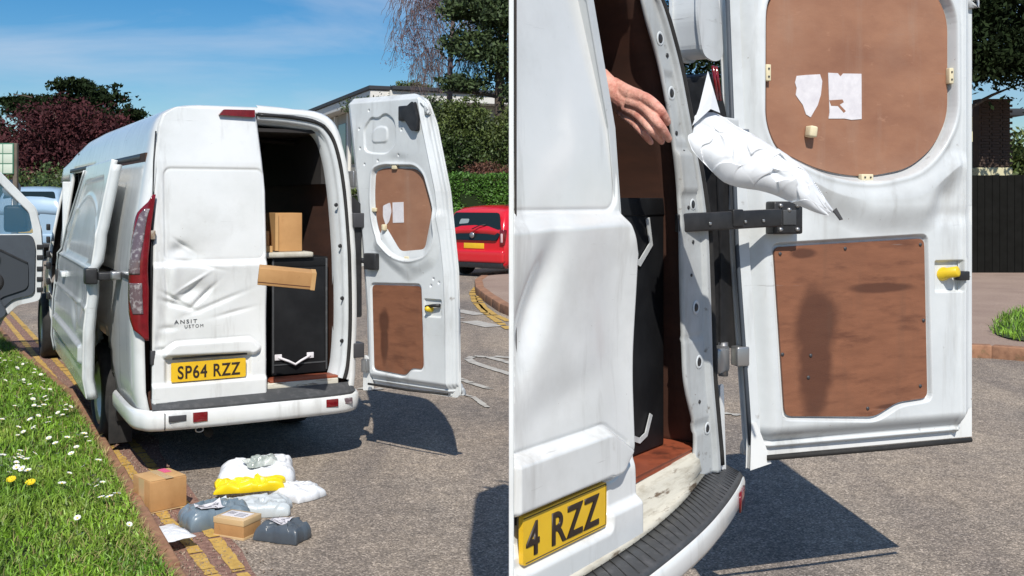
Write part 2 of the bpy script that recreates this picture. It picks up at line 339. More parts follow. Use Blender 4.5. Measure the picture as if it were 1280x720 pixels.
def sdf(poly, X, Z):
    """signed distance (negative inside) of arrays X,Z to a polygon"""
    P = np.array(poly, float); d = np.full(X.shape, 1e9); ins = np.zeros(X.shape, bool)
    for i in range(len(P)):
        a = P[i]; b = P[(i+1) % len(P)]; e = b-a; L2 = max(e@e, 1e-12)
        t = np.clip(((X-a[0])*e[0]+(Z-a[1])*e[1])/L2, 0, 1)
        d = np.minimum(d, np.hypot(X-a[0]-t*e[0], Z-a[1]-t*e[1]))
        c = ((a[1] > Z) != (b[1] > Z)) & (X < (b[0]-a[0])*(Z-a[1])/((b[1]-a[1]) if abs(b[1]-a[1]) > 1e-12 else 1e-12)+a[0]); ins ^= c
    return np.where(ins, -d, d)
def sst(e0, e1, x): t = np.clip((x-e0)/(e1-e0), 0, 1); return t*t*(3-2*t)
def gauss(X, Z, x, z, a, b=None, rot=0):
    b = b or a; c, s = math.cos(rot), math.sin(rot); u = (X-x)*c+(Z-z)*s; v = -(X-x)*s+(Z-z)*c
    return np.exp(-(u/a)**2-(v/b)**2)
def lerp_tab(z, tab):
    zs = [t[0] for t in tab]; return np.interp(z, zs, [t[1] for t in tab])
def text_mesh(name, body, size, m, parent, loc, rot=(R(90), 0, 0), sx=1., ext=.0015, off=.0, sp=1.0, align='CENTER', bold=0.):
    cu = bpy.data.curves.new(name, 'FONT'); cu.body = body; cu.size = size; cu.extrude = ext; cu.align_x = align; cu.offset = off; cu.space_character = sp
    cu.bevel_depth = bold; cu.bevel_resolution = 0
    t = bpy.data.objects.new(name, cu); col.objects.link(t)
    me = bpy.data.meshes.new_from_object(t); bpy.data.objects.remove(t); bpy.data.curves.remove(cu)
    me.name = name; o = link(name, me, m, parent, False, loc, rot); o.scale = (sx, 1, 1); return o

# ------------------------------------------------------------------ ground
def sheet(name, pts, z, m, parent=None):
    tri = tessellate_polygon([[Vector((p[0], p[1], 0)) for p in pts]])
    me = raw(name, [(p[0], p[1], z) for p in pts], [tuple(t) for t in tri])
    bm = bmesh.new(); bm.from_mesh(me)
    for f in bm.faces:
        if f.normal.z < 0: f.normal_flip()
    bm.to_mesh(me); bm.free()
    return link(name, me, m, parent)
road = tag(sheet('road', [(-900, -60), (900, -60), (900, 1500), (-900, 1500)], 0, TARMAC), kind='structure')

# kerb line on the left (runs away to the left) and the grass verge behind it
def kerb_at(t):                              # t metres along, from the near end
    pts = [Vector((-.50, 2.70)), Vector((-1.412, 4.370)), Vector((-2.189, 5.869)), Vector((-3.282, 7.900)), Vector((-5.156, 10.811)), Vector((-9.5, 18.0)), Vector((-21, 37))]
    s = 0
    for a, b in zip(pts, pts[1:]):
        L = (b-a).length
        if t <= s+L: return a.lerp(b, (t-s)/L), (b-a).normalized()
        s += L
    return pts[-1], (pts[-1]-pts[-2]).normalized()
verge_edge = [kerb_at(t)[0]-Vector((kerb_at(t)[1].y, -kerb_at(t)[1].x))*.11 for t in np.arange(0, 38, .5)]
verge = tag(sheet('verge', [tuple(p) for p in verge_edge]+[(-80, 60), (-80, -10), (-.5, -10)], .085, SOIL), kind='structure')
kerb = tag(empty('kerb'), kind='structure')
t = 0.0; i = 0
while t < 30:
    L = .9; p, d = kerb_at(t+L/2); nrm = Vector((d.y, -d.x)); q = p-nrm*.055
    h = .085+random.uniform(-.006, .006)
    o = box('kerb_stone', -L/2+.006, L/2-.006, -.055, .055, -.05, h, KERBM, kerb, bev=.012, loc=(q.x, q.y, 0), rot=(R(random.uniform(-2, 2)), 0, math.atan2(d.y, d.x)+R(random.uniform(-.7, .7))))
    t += L; i += 1
gut = []
for t in np.arange(0, 30, .3):
    p, d = kerb_at(t); gut.append((p, Vector((d.y, -d.x))))
GUTM = mat('reddish_gutter_tarmac', srgb(150, 116, 102), .9, c2=srgb(116, 86, 76), scale=45, lo=.4, hi=.6, c3=srgb(178, 148, 130), s3=70, lo3=.55, hi3=.7, bump=.6, bscale=90)
gp = [tuple(p) for p, n in gut]+[tuple(p+n*(.30+.05*noise.noise(Vector((p.x*2, p.y*2, 0)))+.03*noise.noise(Vector((p.x*9, p.y*9, 0))))) for p, n in reversed(gut)]
tag(sheet('gutter_strip', gp, .004, GUTM), kind='structure')

GRIT = mat('loose_grit', srgb(150, 132, 116), .95, island=.45)
def grit(name, n, sx, label):
    c = []
    for k in range(n):
        t = 14*random.random()**1.5; p, d = kerb_at(t+.3); q = p+Vector((d.y, -d.x))*(.01+abs(random.gauss(0, sx))); c.append((q.x, q.y, .006+.002*random.random()))
    c = np.array(c); s_ = rng.uniform(.0025, .008, n)[:, None]; tet = np.array([[1, 0, -.5], [-.6, .9, -.5], [-.6, -.9, -.5], [0, 0, .9]])
    rot_ = rng.uniform(0, 6.28, n); R_ = np.stack([np.stack([np.cos(rot_), -np.sin(rot_)], 1), np.stack([np.sin(rot_), np.cos(rot_)], 1)], 1)
    V = np.zeros((n, 4, 3)); V[..., :2] = np.einsum('nij,kj->nki', R_, tet[:, :2])*s_[:, None]; V[..., 2] = tet[:, 2]*s_; V += c[:, None]
    F = (np.arange(n)[:, None, None]*4+np.array([[0, 1, 3], [1, 2, 3], [2, 0, 3], [0, 2, 1]])).reshape(-1, 3)
    tag(link(name, fast(name, V.reshape(-1, 3), F), GRIT), label, 'gravel', kind='stuff')
grit('loose_grit', 4500, .16, 'loose grit and stone chips gathered along the kerb')
def line(name, pts, width, z, m, gaps=0., seed=0, parent=None, seg=.16, wob=.006):
    """worn painted line: short patches with ragged edges, one sheet"""
    rnd = random.Random(seed); P = [Vector(p) for p in pts]; V = []; F = []
    for a, b in zip(P, P[1:]):
        L = (b-a).length; d = (b-a)/L; n = Vector((d.y, -d.x)); s = 0
        while s < L-1e-6:
            e = min(L, s+seg*rnd.uniform(.6, 1.3)); g = gaps*rnd.uniform(.2, 1.6) if rnd.random() < .75 else 0
            e2 = max(s+.02, e-g); k = len(V); m0 = 4
            ring = []
            for j in range(m0+1): u = s+(e2-s)*j/m0; ring.append(a+d*u+n*(width/2+rnd.uniform(-wob, wob)))
            for j in range(m0+1): u = e2+(s-e2)*j/m0; ring.append(a+d*u-n*(width/2+rnd.uniform(-wob, wob)))
            V += [(p.x, p.y, z) for p in ring]; c = [k+j for j in range(len(ring))]
            for j in range(m0): F.append((k+j, k+2*m0+1-j, k+2*m0-j, k+j+1))
            s = e
    me = raw(name, V, F); bm = bmesh.new(); bm.from_mesh(me)
    for f in bm.faces:
        if f.normal.z < 0: f.normal_flip()
    bm.to_mesh(me); bm.free()
    return link(name, me, m, parent)
marks = tag(empty('road_markings'), kind='structure')
ydir = Vector((-1.145, 4.380))-Vector((-2.397, 6.359)); 
ya = [(-1.060, 4.027), (-1.297, 4.436), (-1.506, 4.810), (-1.710, 5.135), (-2.353, 6.281), (-2.559, 6.626)]
yb = [(-0.945, 4.027), (-1.170, 4.436), (-1.393, 4.856), (-1.691, 5.363), (-2.395, 6.626)]
def extend(pts, n=14):
    a = Vector(pts[-2]); b = Vector(pts[-1]); d = (Vector((-3.74, 6.43))).normalized(); return pts+[tuple(b+d*n)]
line('yellow_line', extend(ya), .056, .008, YLINE, .012, 1, marks, seg=.22)
line('yellow_line', extend(yb), .056, .008, YLINE, .02, 2, marks, seg=.20)

# the far junction: pavement corner on the right, double yellow curve, give-way dashes, loop marking
pv = [(-0.527, 20.137), (-0.614, 19.019), (-0.536, 17.407), (-0.346, 16.047), (-0.113, 14.671), (0.208, 13.513), (0.761, 12.373), (1.453, 11.805), (2.326, 11.411), (3.042, 10.984), (4.812, 10.426), (5.162, 10.168), (30, 8.5), (40, 24), (2, 22.4)]
pvo = rpoly([tuple(p) for p in pv], .4, 3)
pav = tag(slab('pavement', pvo, -.05, .12, PAVEM, axis='Z'), kind='structure')
far_kerb = tag(empty('pavement_kerb'), kind='structure')
kp = [Vector(p) for p in [(-0.527, 20.137), (-0.614, 19.019), (-0.536, 17.407), (-0.346, 16.047), (-0.113, 14.671), (0.208, 13.513), (0.761, 12.373), (1.453, 11.805), (2.326, 11.411), (3.042, 10.984), (4.812, 10.426), (5.162, 10.168)]]
for a, b in zip(kp, kp[1:]):
    n = max(1, int(round((b-a).length/.9)))
    for k in range(n):
        p = a.lerp(b, (k+.5)/n); L = (b-a).length/n
        box('kerb_stone', -L/2+.008, L/2-.008, -.07, .07, -.05, .128, KERBM, far_kerb, bev=.012, loc=(p.x, p.y, 0), rot=(0, 0, math.atan2((b-a).y, (b-a).x)))
line('yellow_line', [(-0.039, 12.679), (-0.187, 13.513), (-0.381, 14.567), (-0.568, 16.047), (-0.681, 17.707), (-0.638, 18.844), (-0.537, 19.377)], .10, .008, YLINE, .08, 5, marks, seg=.4)
line('yellow_line', [(-0.042, 13.513), (-0.241, 14.264), (-0.395, 15.103), (-0.494, 16.047), (-0.566, 17.117)], .10, .008, YLINE, .08, 6, marks, seg=.4)
line('give_way_dash', [(-0.790, 14.884), (-0.439, 14.264)], .22, .008, WLINE, .0, 7, marks)
line('give_way_dash', [(-0.561, 13.513), (-0.219, 12.918)], .26, .008, WLINE, .0, 8, marks)
line('give_way_dash', [(-0.848, 13.785), (-0.699, 13.973)], .18, .008, WLINE, .0, 9, marks)
lp = [(0.142, 9.252), (0.000, 9.379), (-0.226, 9.781), (-0.389, 10.118), (-0.437, 10.322), (-0.387, 10.480), (-0.241, 10.426), (0.000, 10.020), (0.208, 9.643)]
line('white_loop_marking', lp, .085, .008, WLINE, .02, 10, marks, seg=.5)
line('white_loop_marking', [(-0.177, 10.480), (0.079, 10.322)], .09, .008, WLINE, .02, 11, marks, seg=.5)
line('worn_line', [(-0.560, 9.336), (-0.343, 8.930), (-0.187, 8.667)], .07, .008, WLINE, .02, 12, marks, seg=.3, wob=.008)
line('worn_line', [(-0.444, 8.488), (-0.320, 8.316), (-0.176, 7.870)], .045, .008, WLINE, .02, 13, marks, seg=.3, wob=.008)
line('worn_line', [(-1.272, 8.703), (-1.155, 8.630), (-1.085, 8.703)], .07, .008, WLINE, .02, 14, marks, seg=.3, wob=.008)
line('worn_line', [(1.568, 7.693), (1.691, 7.579), (1.823, 7.524)], .05, .008, WLINE, .03, 15, marks, seg=.14, wob=.02)
line('worn_line', [(2.315, 11.355), (2.762, 11.220)], .12, .128, WLINE, .03, 16, marks, seg=.4, wob=.02)

# grass patch on the right
gpatch = rpoly([(5.232, 11.298), (5.189, 10.846), (5.353, 10.544), (6.716, 12.653), (6.824, 13.754), (6.067, 12.824)], .25, 3)
tag(sheet('grass_patch', gpatch, .135, SOIL), kind='structure')

# ------------------------------------------------------------------ grass
def blades(name, base, hgt, wid, m, lean=.5):
    n = len(base); a = rng.uniform(0, 2*math.pi, n); la = rng.uniform(0, 2*math.pi, n)
    ax = np.stack([np.cos(a), np.sin(a), np.zeros(n)], 1); ln = np.stack([np.cos(la), np.sin(la), np.zeros(n)], 1)
    h = hgt[:, None]; wv = wid[:, None]; lk = rng.uniform(.1, lean, n)[:, None]; up = np.array([0, 0, 1.])
    p0 = base-ax*wv; p1 = base+ax*wv; mid = base+up*h*.55+ln*h*lk*.35; p2 = mid+ax*wv*.8; p3 = mid-ax*wv*.8; tip = base+up*h*(1-.35*lk)+ln*h*lk
    V = np.stack([p0, p1, p2, p3, tip], 1).reshape(-1, 3); i = np.arange(n)[:, None]*5
    F = np.concatenate([i+np.array([0, 1, 2]), i+np.array([0, 2, 3]), i+np.array([3, 2, 4])], 0)
    return link(name, fast(name, V, F), m)
ve = np.array([tuple(p) for p in verge_edge])
def verge_x(y): return np.interp(y, ve[:, 1], ve[:, 0])
n = 150000
yy = 2.9+rng.random(n)**1.6*14.0; xx = verge_x(yy)+.03-rng.random(n)**1.25*(1.2+yy*.42)
edge = (verge_x(yy)-xx)
hh = (.035+.05*rng.random(n))*np.where(edge < .15, .8, 1)*(1+.5*np.array([noise.noise(Vector((x*1.3, y*1.3, 0))) for x, y in zip(xx, yy)]))*1.05
tag(blades('grass', np.stack([xx, yy, np.full(n, .08)], 1), hh, .0022+.0002*yy+.0016*rng.random(n), GRASS, 1.1),
    'lush green grass covering the verge beside the kerb', 'grass', kind='stuff')
STRAW = mat('dry_grass_blade', (.36, .30, .12), .7, c2=(.22, .20, .07), scale=3, island=.4)
n = 14000
yy = 2.9+rng.random(n)**1.6*12.0; xx = verge_x(yy)+.05-rng.random(n)**2.2*(1.0+yy*.35)
tag(blades('dry_grass', np.stack([xx, yy, np.full(n, .08)], 1), .03+.05*rng.random(n), .0016+.00015*yy, STRAW, 1.6), 'dry straw coloured blades along the edge of the verge', 'grass', kind='stuff')
n = 9000
gx = rng.uniform(5.2, 9.0, n); gy = rng.uniform(10.0, 14.5, n); inside = sdf(gpatch, gx, gy) < .05
gx, gy = gx[inside], gy[inside]; n = len(gx)
tag(blades('grass_tufts', np.stack([gx, gy, np.full(n, .13)], 1), .06+.08*rng.random(n), .004+.003*rng.random(n), GRASS, 1.0),
    'small patch of grass on the pavement beyond the open door', 'grass', kind='stuff')

# daisies and dandelions, each its own object
def flower_mesh(name, petals, r, m0, m1):
    bm = bmesh.new()
    for k in range(petals):
        a = 2*math.pi*k/petals; b = 2*math.pi*(k+.42)/petals; c = 2*math.pi*(k+.84)/petals
        vs = [bm.verts.new((.25*r*math.cos(a), .25*r*math.sin(a), 0)), bm.verts.new((r*math.cos(a), r*math.sin(a), .25*r)), bm.verts.new((r*1.08*math.cos(b), r*1.08*math.sin(b), .28*r)), bm.verts.new((r*math.cos(c), r*math.sin(c), .25*r)), bm.verts.new((.25*r*math.cos(c), .25*r*math.sin(c), 0))]
        bm.faces.new(vs)
    k = 8; vs = [bm.verts.new((.32*r*math.cos(2*math.pi*j/k), .32*r*math.sin(2*math.pi*j/k), .12*r)) for j in range(k)]; top = bm.verts.new((0, 0, .3*r))
    for j in range(k): f = bm.faces.new((vs[j], vs[(j+1) % k], top)); f.material_index = 1
    s = .12*r
    b0 = [bm.verts.new((s*math.cos(t), s*math.sin(t), 0)) for t in (0, 2.1, 4.2)]; b1 = [bm.verts.new((s*math.cos(t)+.3*r, s*math.sin(t), -.07)) for t in (0, 2.1, 4.2)]
    for j in range(3): f = bm.faces.new((b0[j], b0[(j+1) % 3], b1[(j+1) % 3], b1[j])); f.material_index = 2
    me = bpy.data.meshes.new(name); bm.to_mesh(me); bm.free()
    for mm in (m0, m1, GRASS): me.materials.append(mm)
    return me
daisy_me = flower_mesh('daisy', 9, .014, PETAL, DAND); dand_me = flower_mesh('dandelion', 12, .024, DAND, DAND)
clusters = [(75, 385, 30, 14), (28, 510, 24, 20), (55, 535, 30, 16), (90, 555, 40, 26), (100, 590, 16, 12), (120, 610, 10, 6), (155, 645, 10, 8), (35, 605, 22, 26), (30, 620, 14, 12), (15, 560, 22, 10), (130, 560, 16, 8), (40, 480, 20, 10), (205, 700, 8, 3)]
clusters += [(30, 500, 22, 12), (60, 520, 20, 12)]
CL = [((-3.868, 8.216), .55, 20), ((-3.301, 7.336), .45, 22), ((-4.087, 8.930), .5, 16), ((-2.657, 6.224), .25, 10), ((-2.625, 6.262), .14, 6), ((-2.699, 5.706), .16, 26), ((-3.160, 6.626), .2, 8), ((-2.026, 5.267), .1, 5), ((-1.884, 5.072), .08, 6), ((-2.178, 5.551), .15, 4), ((-3.053, 6.963), .3, 10), ((-2.963, 6.419), .3, 8), ((-4.424, 9.129), .5, 14), ((-1.501, 4.485), .08, 3)]
for (cx, cy), s, k in CL:
    for j in range(k):
        x = cx+random.gauss(0, s*.6); y = cy+random.gauss(0, s)
        if x > float(verge_x(y))-.03: x = float(verge_x(y))-random.uniform(.03, .3)
        o = bpy.data.objects.new('daisy', daisy_me); col.objects.link(o); sc_ = random.uniform(.8, 1.35)
        o.location = (x, y, .145+random.uniform(-.005, .02)); o.rotation_euler = (R(random.uniform(-5, 40)), R(random.uniform(-20, 20)), random.uniform(0, 6.28)); o.scale = (sc_,)*3
        tag(o, 'small white daisy growing in the green verge by the kerb', 'flower', 'white daisies in the verge')
for (x, y), lab in (((-2.576, 5.349), 'yellow dandelion, the leftmost of the two below the daisy cluster'), ((-2.451, 5.294), 'yellow dandelion to the right of the other one in the verge')):
    o = bpy.data.objects.new('dandelion', dand_me); col.objects.link(o); o.location = (x, y, .14); o.rotation_euler = (R(25), 0, 0); tag(o, lab, 'flower', 'dandelions in the verge')

# ------------------------------------------------------------------ van pieces shared by both vans
def plate(parent, x0, x1, z0, z1, y, full, tilt=0., charw=None, crop=None):
    """number plate standing in the local XZ plane facing -Y"""
    e = link('number_plate', slab_mesh_rr(x0, x1, z0, z1, .008, y-.006, y), YPLATE, parent)
    return e
def slab_mesh_rr(x0, x1, z0, z1, r, ya, yb):
    o = slab('tmp', rrect(x0, x1, z0, z1, r, 3), ya, yb, YPLATE); me = o.data; bpy.data.objects.remove(o); me.materials.clear(); return me

def closed_door(parent, name, zb, zt, xl, xr, P, nx=120, nz=240, thick=.035, m=WHITE):
    """outer skin of the shut rear door: grid with pressings and dents; -Y is outwards"""
    Z = np.linspace(zb, zt, nz); U = np.linspace(0, 1, nx); Zg, Ug = np.meshgrid(Z, U, indexing='xy'); Zg = Zg.T if Zg.shape[0] != nx else Zg
    Ug = np.broadcast_to(U[:, None], (nx, nz)); Zg = np.broadcast_to(Z[None, :], (nx, nz))
    X = lerp_tab(Zg, xl)+(lerp_tab(Zg, xr)-lerp_tab(Zg, xl))*Ug
    s = P['s']; Y = np.zeros_like(X)
    zc = P['crease'](X)                                              # crease height
    Y -= .022*s*(1-sst(-.03*s, .012*s, Zg-zc))*(1-.35*sst(.0, .45*s, zc-Zg))       # body swells out below the crease
    Y += lerp_tab(Zg, P['lean'])
    d = sdf(P['upper'], X, Zg); Y += .006*s*sst(.004*s, -.004*s, d)                  # pressed upper panel
    Y += .004*s*np.exp(-(d/(.005*s))**2)
    d = sdf(P['ledge'], X, Zg); Y -= .030*s*sst(.012*s, -.012*s, d)                  # handle ledge over the plate
    Y += .004*s*np.exp(-((d-.012*s)/(.004*s))**2)
    d = sdf(P['pocket'], X, Zg); Y += .020*s*sst(.012*s, -.01*s, d)
    Y -= .020*s*sst(P['lowz']+.012*s, P['lowz']-.012*s, Zg)                          # bottom lip
    for (x, z, a, b, rot, dep) in P['dents']: Y += dep*gauss(X, Zg, x, z, a, b, rot)
    G = np.stack([X, Y, Zg], -1)
    # folded edges
    e = min(.02*s, .02); Eb = .5*e
    edge = np.minimum(Ug*(X[-1:, :]-X[:1, :]), (1-Ug)*(X[-1:, :]-X[:1, :])); G[..., 1] += .012*s*(1-sst(0, .012*s, edge))
    o = grid(name, G, m, parent, thick=thick, flip=False)
    return o, (X, Zg, G)

def door_inner(parent, name, P, nx, nz, m=WHITE_IN, thick=.03):
    """inner face of the swung rear door; -Y faces the camera side, local x from hinge outwards"""
    s = P['s']; Z = np.linspace(P['zb'], P['zt'], nz); U = np.linspace(0, 1, nx)
    Ug = np.broadcast_to(U[:, None], (nx, nz)); Zg = np.broadcast_to(Z[None, :], (nx, nz))
    xi = lerp_tab(Zg, P['xin']); xo = lerp_tab(Zg, P['xout']); X = xi+(xo-xi)*Ug
    Y = np.zeros_like(X)
    def step(poly, dep, w): 
        nonlocal Y
        Y = Y+dep*sst(w, -w, sdf(poly, X, Zg))
    ei = X-xi; eo = xo-X; eb = Zg-P['zb']
    # perimeter flanges: three ridges at the free edge, rolled edge at the hinge side and bottom
    Y += .050*s*sst(.10*s, .0, eo)*.55+.012*s*sst(.050*s, .046*s, eo)+.010*s*sst(.026*s, .022*s, eo)
    Y -= .012*s*np.exp(-((eo-.072*s)/(.008*s))**2)
    Y += .035*s*sst(.06*s, .0, ei); Y += .060*s*sst(.10*s, .012*s, eb)-.018*s*np.exp(-((eb-.035*s)/(.010*s))**2)
    Y += .05*s*sst(.05*s, .0, P['zt']-Zg)
    step(P['up_rec'], .034*s, .008*s)
    Y -= .006*s*np.exp(-((sdf(P['up_rec'], X, Zg)-.012*s)/(.010*s))**2)
    step(P['lo_rec'], .016*s, .005*s)
    step(P['swoop'], -.028*s, .05*s)
    step(P['lockbox'], .016*s, .004*s)
    if 'emboss' in P:
        d = sdf(P['emboss'], X, Zg); Y += .016*s*sst(.006*s, -.006*s, d)
        d = sdf(P['emboss2'], X, Zg); Y -= .010*s*sst(.01*s, -.01*s, d)
        for (x, z) in P['holes']: Y += .02*s*gauss(X, Zg, x, z, .007*s)
    for (x, z, a, b, dep) in P['dents']: Y += dep*gauss(X, Zg, x, z, a, b)
    G = np.stack([X, Y, Zg], -1)
    # round the outer top corner by pulling vertices down
    cr = P['corner']; top = P['zt']
    dx = np.clip(X-(xo-cr), 0, None); dz = np.sqrt(np.clip(cr**2-dx**2, 0, None)); lim = top-cr+dz
    G[..., 2] = np.where(Zg > lim, lim, Zg)
    return grid(name, G, m, parent, thick=thick)

def strip(name, path, prof, m, parent, smooth=True, thick=0.):
    """sweep: path [(x,z)], profile [(outwards, y)]; outwards is to the right of travel reversed"""
    P = [Vector(p) for p in path]; G = np.zeros((len(P), len(prof), 3))
    for i, p in enumerate(P):
        d = (P[min(i+1, len(P)-1)]-P[max(i-1, 0)]).normalized(); n = Vector((d.y, -d.x))
        for j, (o, y) in enumerate(prof): q = p+n*o; G[i, j] = (q.x, y+rear_lean(q.y), q.y)
    return grid(name, G, m, parent, smooth=smooth, thick=thick)
def smoothpath(pts, n=8):
    P = [Vector(p) for p in pts]; out = []
    for i in range(len(P)-1):
        a, b, c, d = P[max(i-1, 0)], P[i], P[i+1], P[min(i+2, len(P)-1)]
        for k in range(n):
            t = k/n; out.append(.5*((2*b)+(-a+c)*t+(2*a-5*b+4*c-d)*t*t+(-a+3*b-3*c+d)*t**3))
    return out+[P[-1]]
def make_wheel(parent, x, y, r, wdt, side=-1):
    h = wdt/2
    t = lathe('tyre', [(-h*.7, r*.62), (-h, r*.70), (-h, r*.90), (-h*.8, r*.985), (-h*.3, r), (h*.3, r), (h*.8, r*.985), (h, r*.9), (h, r*.7), (h*.7, r*.62), (-h*.7, r*.62)], RUBBER, parent, loc=(x, y, r))
    lathe('rim', [(side*h*.2, 0), (side*h*.25, r*.2), (side*h*.35, r*.35), (side*h*.75, r*.5), (side*h*.9, r*.62), (side*h*.3, r*.64), (side*h*.3, 0)], METAL, t)
    return t

# ================================================================== VAN ON THE LEFT (whole)
def rear_lean(z): return float(np.interp(z, [0, 1.25, 1.8, 2.15], [0, 0, .045, .10]))
LT = math.radians(29)
van = empty('parked_van', (-1.443, 6.115, 0), LT, 'whole white high roof van with dented rear and three doors open beside the grass', 'van')
XL = [(.28, -.69), (.5, -.735), (.9, -.745), (1.2, -.74), (1.45, -.715), (1.8, -.66), (1.9, -.64)]
XR = [(.28, .545), (.5, .575), (.9, .585), (1.2, .58), (1.45, .565), (1.8, .53), (1.9, .515)]
def prof_at(y):
    hr = np.interp(y, [0, 2.6, 3.4, 4.0, 4.5, 4.9, 5.7, 6.2, 6.7], [2.14, 2.14, 2.12, 2.05, 1.95, 1.84, 1.24, 1.10, .80])
    pts = [(np.interp(z, [t[0] for t in XL], [t[1] for t in XL]), z) for z in np.linspace(.30, 1.88, 24)]
    cl = -.0325; hw = .62
    top = []
    for a in np.linspace(0, 1, 19)[1:-1]:
        th = math.pi*(1-a); cx = np.sign(math.cos(th))*abs(math.cos(th))**.30; sz = abs(math.sin(th))**.62
        xx_ = (cl+(.555 if cx > 0 else .610)*cx*(.93+.07*(1-sz))); top.append((xx_, 1.88+.265*sz))
    rt = [(np.interp(z, [t[0] for t in XR], [t[1] for t in XR]), z) for z in np.linspace(1.88, .30, 24)]
    allp = pts+top+rt
    k = (hr-.3)/(2.145-.3)
    if hr < 1.9: allp = [(x, .3+(z-.3)*k) for x, z in allp]
    else: allp = [(x, z if z <= 1.88 else 1.88+(z-1.88)*(hr-1.88)/.265) for x, z in allp]
    return allp
ys = [0, .006, .02, .05, .10]+list(np.arange(.2, 6.71, .1)); G = []
for y in ys:
    p = prof_at(y); ins = {0: .055, .006: .035, .02: .018, .05: .005}.get(y, 0)
    row = []
    for (x, z) in p:
        cx, cz = -.03, 1.1; xx_ = x-ins*np.sign(x-cx) if abs(x-cx) > .3 else x; zz_ = z-ins*.8 if z > 1.95 else z
        nose = np.interp(y, [5.4, 6.7], [0, .12])
        row.append((xx_*(1-nose), y+rear_lean(zz_)*max(0, 1-y/.8), zz_))
    G.append(row)
G = np.array(G); G = np.swapaxes(G, 0, 1)
cen = .25*(G[:-1, :-1]+G[1:, :-1]+G[1:, 1:]+G[:-1, 1:]); cx, cy, cz = cen[..., 0], cen[..., 1], cen[..., 2]
mask = np.ones(cx.shape, bool)
left = cx < -.3
mask &= ~(left & (cy > 2.3) & (cy < 3.75) & (cz > .42) & (cz < 1.78))
mask &= ~(left & (cy > 3.95) & (cy < 4.95) & (cz > .42) & (cz < 1.76))
for wy in (1.2, 5.35): mask &= ~((np.abs(cx) > .3) & (np.hypot(cy-wy, cz-.33) < .40))
ws = (cy > 4.85) & (cy < 5.65) & (np.abs(cx+.03) < .50) & (cz > 1.1)
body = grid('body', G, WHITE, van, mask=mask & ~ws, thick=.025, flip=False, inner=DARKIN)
grid('windscreen', G*np.array([.985, 1, .995]), GLASS, van, mask=ws, flip=False)
# interior lining
def plane(name, pts, m, parent): me = raw(name, pts, [tuple(range(len(pts)))]); return link(name, me, m, parent)
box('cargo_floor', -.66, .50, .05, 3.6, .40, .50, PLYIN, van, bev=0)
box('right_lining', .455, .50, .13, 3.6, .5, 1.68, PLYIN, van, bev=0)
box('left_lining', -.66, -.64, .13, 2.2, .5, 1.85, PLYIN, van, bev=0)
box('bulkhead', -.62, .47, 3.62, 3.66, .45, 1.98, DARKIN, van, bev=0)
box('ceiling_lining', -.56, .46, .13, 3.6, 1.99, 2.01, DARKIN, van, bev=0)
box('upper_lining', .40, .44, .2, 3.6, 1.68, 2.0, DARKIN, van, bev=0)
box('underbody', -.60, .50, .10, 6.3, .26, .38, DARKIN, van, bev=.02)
for k, y in enumerate((.75, 1.5, 2.3)): strip_p = tube('roof_rib', [(-.5, y, 1.97), (0, y, 1.985), (.42, y, 1.96), (.455, y, 1.70)], .018, DARKIN, van, 6)
# rear right door frame: jamb, rubber seal and outer post
opath = smoothpath([(.440, .50), (.462, .60), (.476, .85), (.470, 1.25), (.450, 1.63), (.412, 1.88), (.365, 1.985), (.30, 2.020), (.15, 2.040), (-.03, 2.050)], 6)
strip('door_jamb', opath, [(.034, .004), (.014, .004), (.002, .020), (0, .05), (-.014, .055), (-.020, .15)], WHITE_IN, van)
sp = []
for i, p in enumerate(opath):
    d = (opath[min(i+1, len(opath)-1)]-opath[max(i-1, 0)]).normalized(); q = p+Vector((d.y, -d.x))*.040; sp.append((q.x, -.004+rear_lean(q.y), q.y))
tube('rubber_seal', sp, .011, RUBBER, van, 8)
strip('rear_post', opath, [(.105, .10), (.100, .05), (.088, .012), (.065, .002), (.046, .004)], WHITE, van)
hdr = smoothpath([(-.02, 2.085), (.15, 2.083), (.30, 2.066), (.38, 2.03)], 5)
tube('header_trim', [(p.x, rear_lean(p.y)-.006, p.y) for p in hdr], .010, BLACKP, van, 8)
for (x, z) in ((.468, .72), (.470, .98), (.458, 1.30), (.44, 1.55)):
    lathe('jamb_hole', [(-.002, 0), (-.002, .011), (0, .013)], BLACKP, van, axis='Y', n=12, loc=(x, .012+rear_lean(z), z))
# closed left rear door
PD = dict(s=1., crease=lambda X: 1.225+.0*X, lean=[(0, 0), (1.25, 0), (1.8, .045), (2.15, .10)], lowz=.545,
    upper=rrect(-.575, -.012, 1.235, 1.762, .04),
    ledge=rpoly([(-.585, .735), (-.52, .775), (-.10, .775), (-.035, .715), (-.07, .685), (-.59, .70)], .02),
    pocket=rpoly([(-.575, .705), (-.10, .695), (-.10, .55), (-.575, .548)], .02),
    dents=[(-.50, 1.30, .05, .035, .3, .020), (-.47, 1.325, .05, .008, -.6, .014), (-.40, 1.215, .10, .010, -.25, .014), (-.43, 1.11, .09, .009, .55, -.012), (-.52, 1.02, .07, .009, -.55, .016), (-.30, .985, .15, .012, .35, .010), (-.20, .93, .10, .010, .2, .008), (-.57, 1.10, .010, .12, .1, .010), (-.44, 1.27, .07, .05, -.5, .016), (-.53, 1.16, .03, .09, 0, -.010), (-.46, 1.05, .06, .03, .6, .026), (-.36, 1.06, .10, .05, -.4, .012),
           (-.50, .985, .075, .013, -.35, .026), (-.37, 1.03, .08, .012, .75, .018), (-.58, .95, .03, .10, 0, .012), (-.25, 1.10, .16, .10, .5, .012), (-.56, .86, .04, .015, 0, .012),
           (-.61, .79, .025, .05, 0, .014), (-.10, .95, .14, .20, .4, .022), (-.6, .74, .03, .012, 0, .02), (-.30, .86, .2, .07, 0, -.006)])
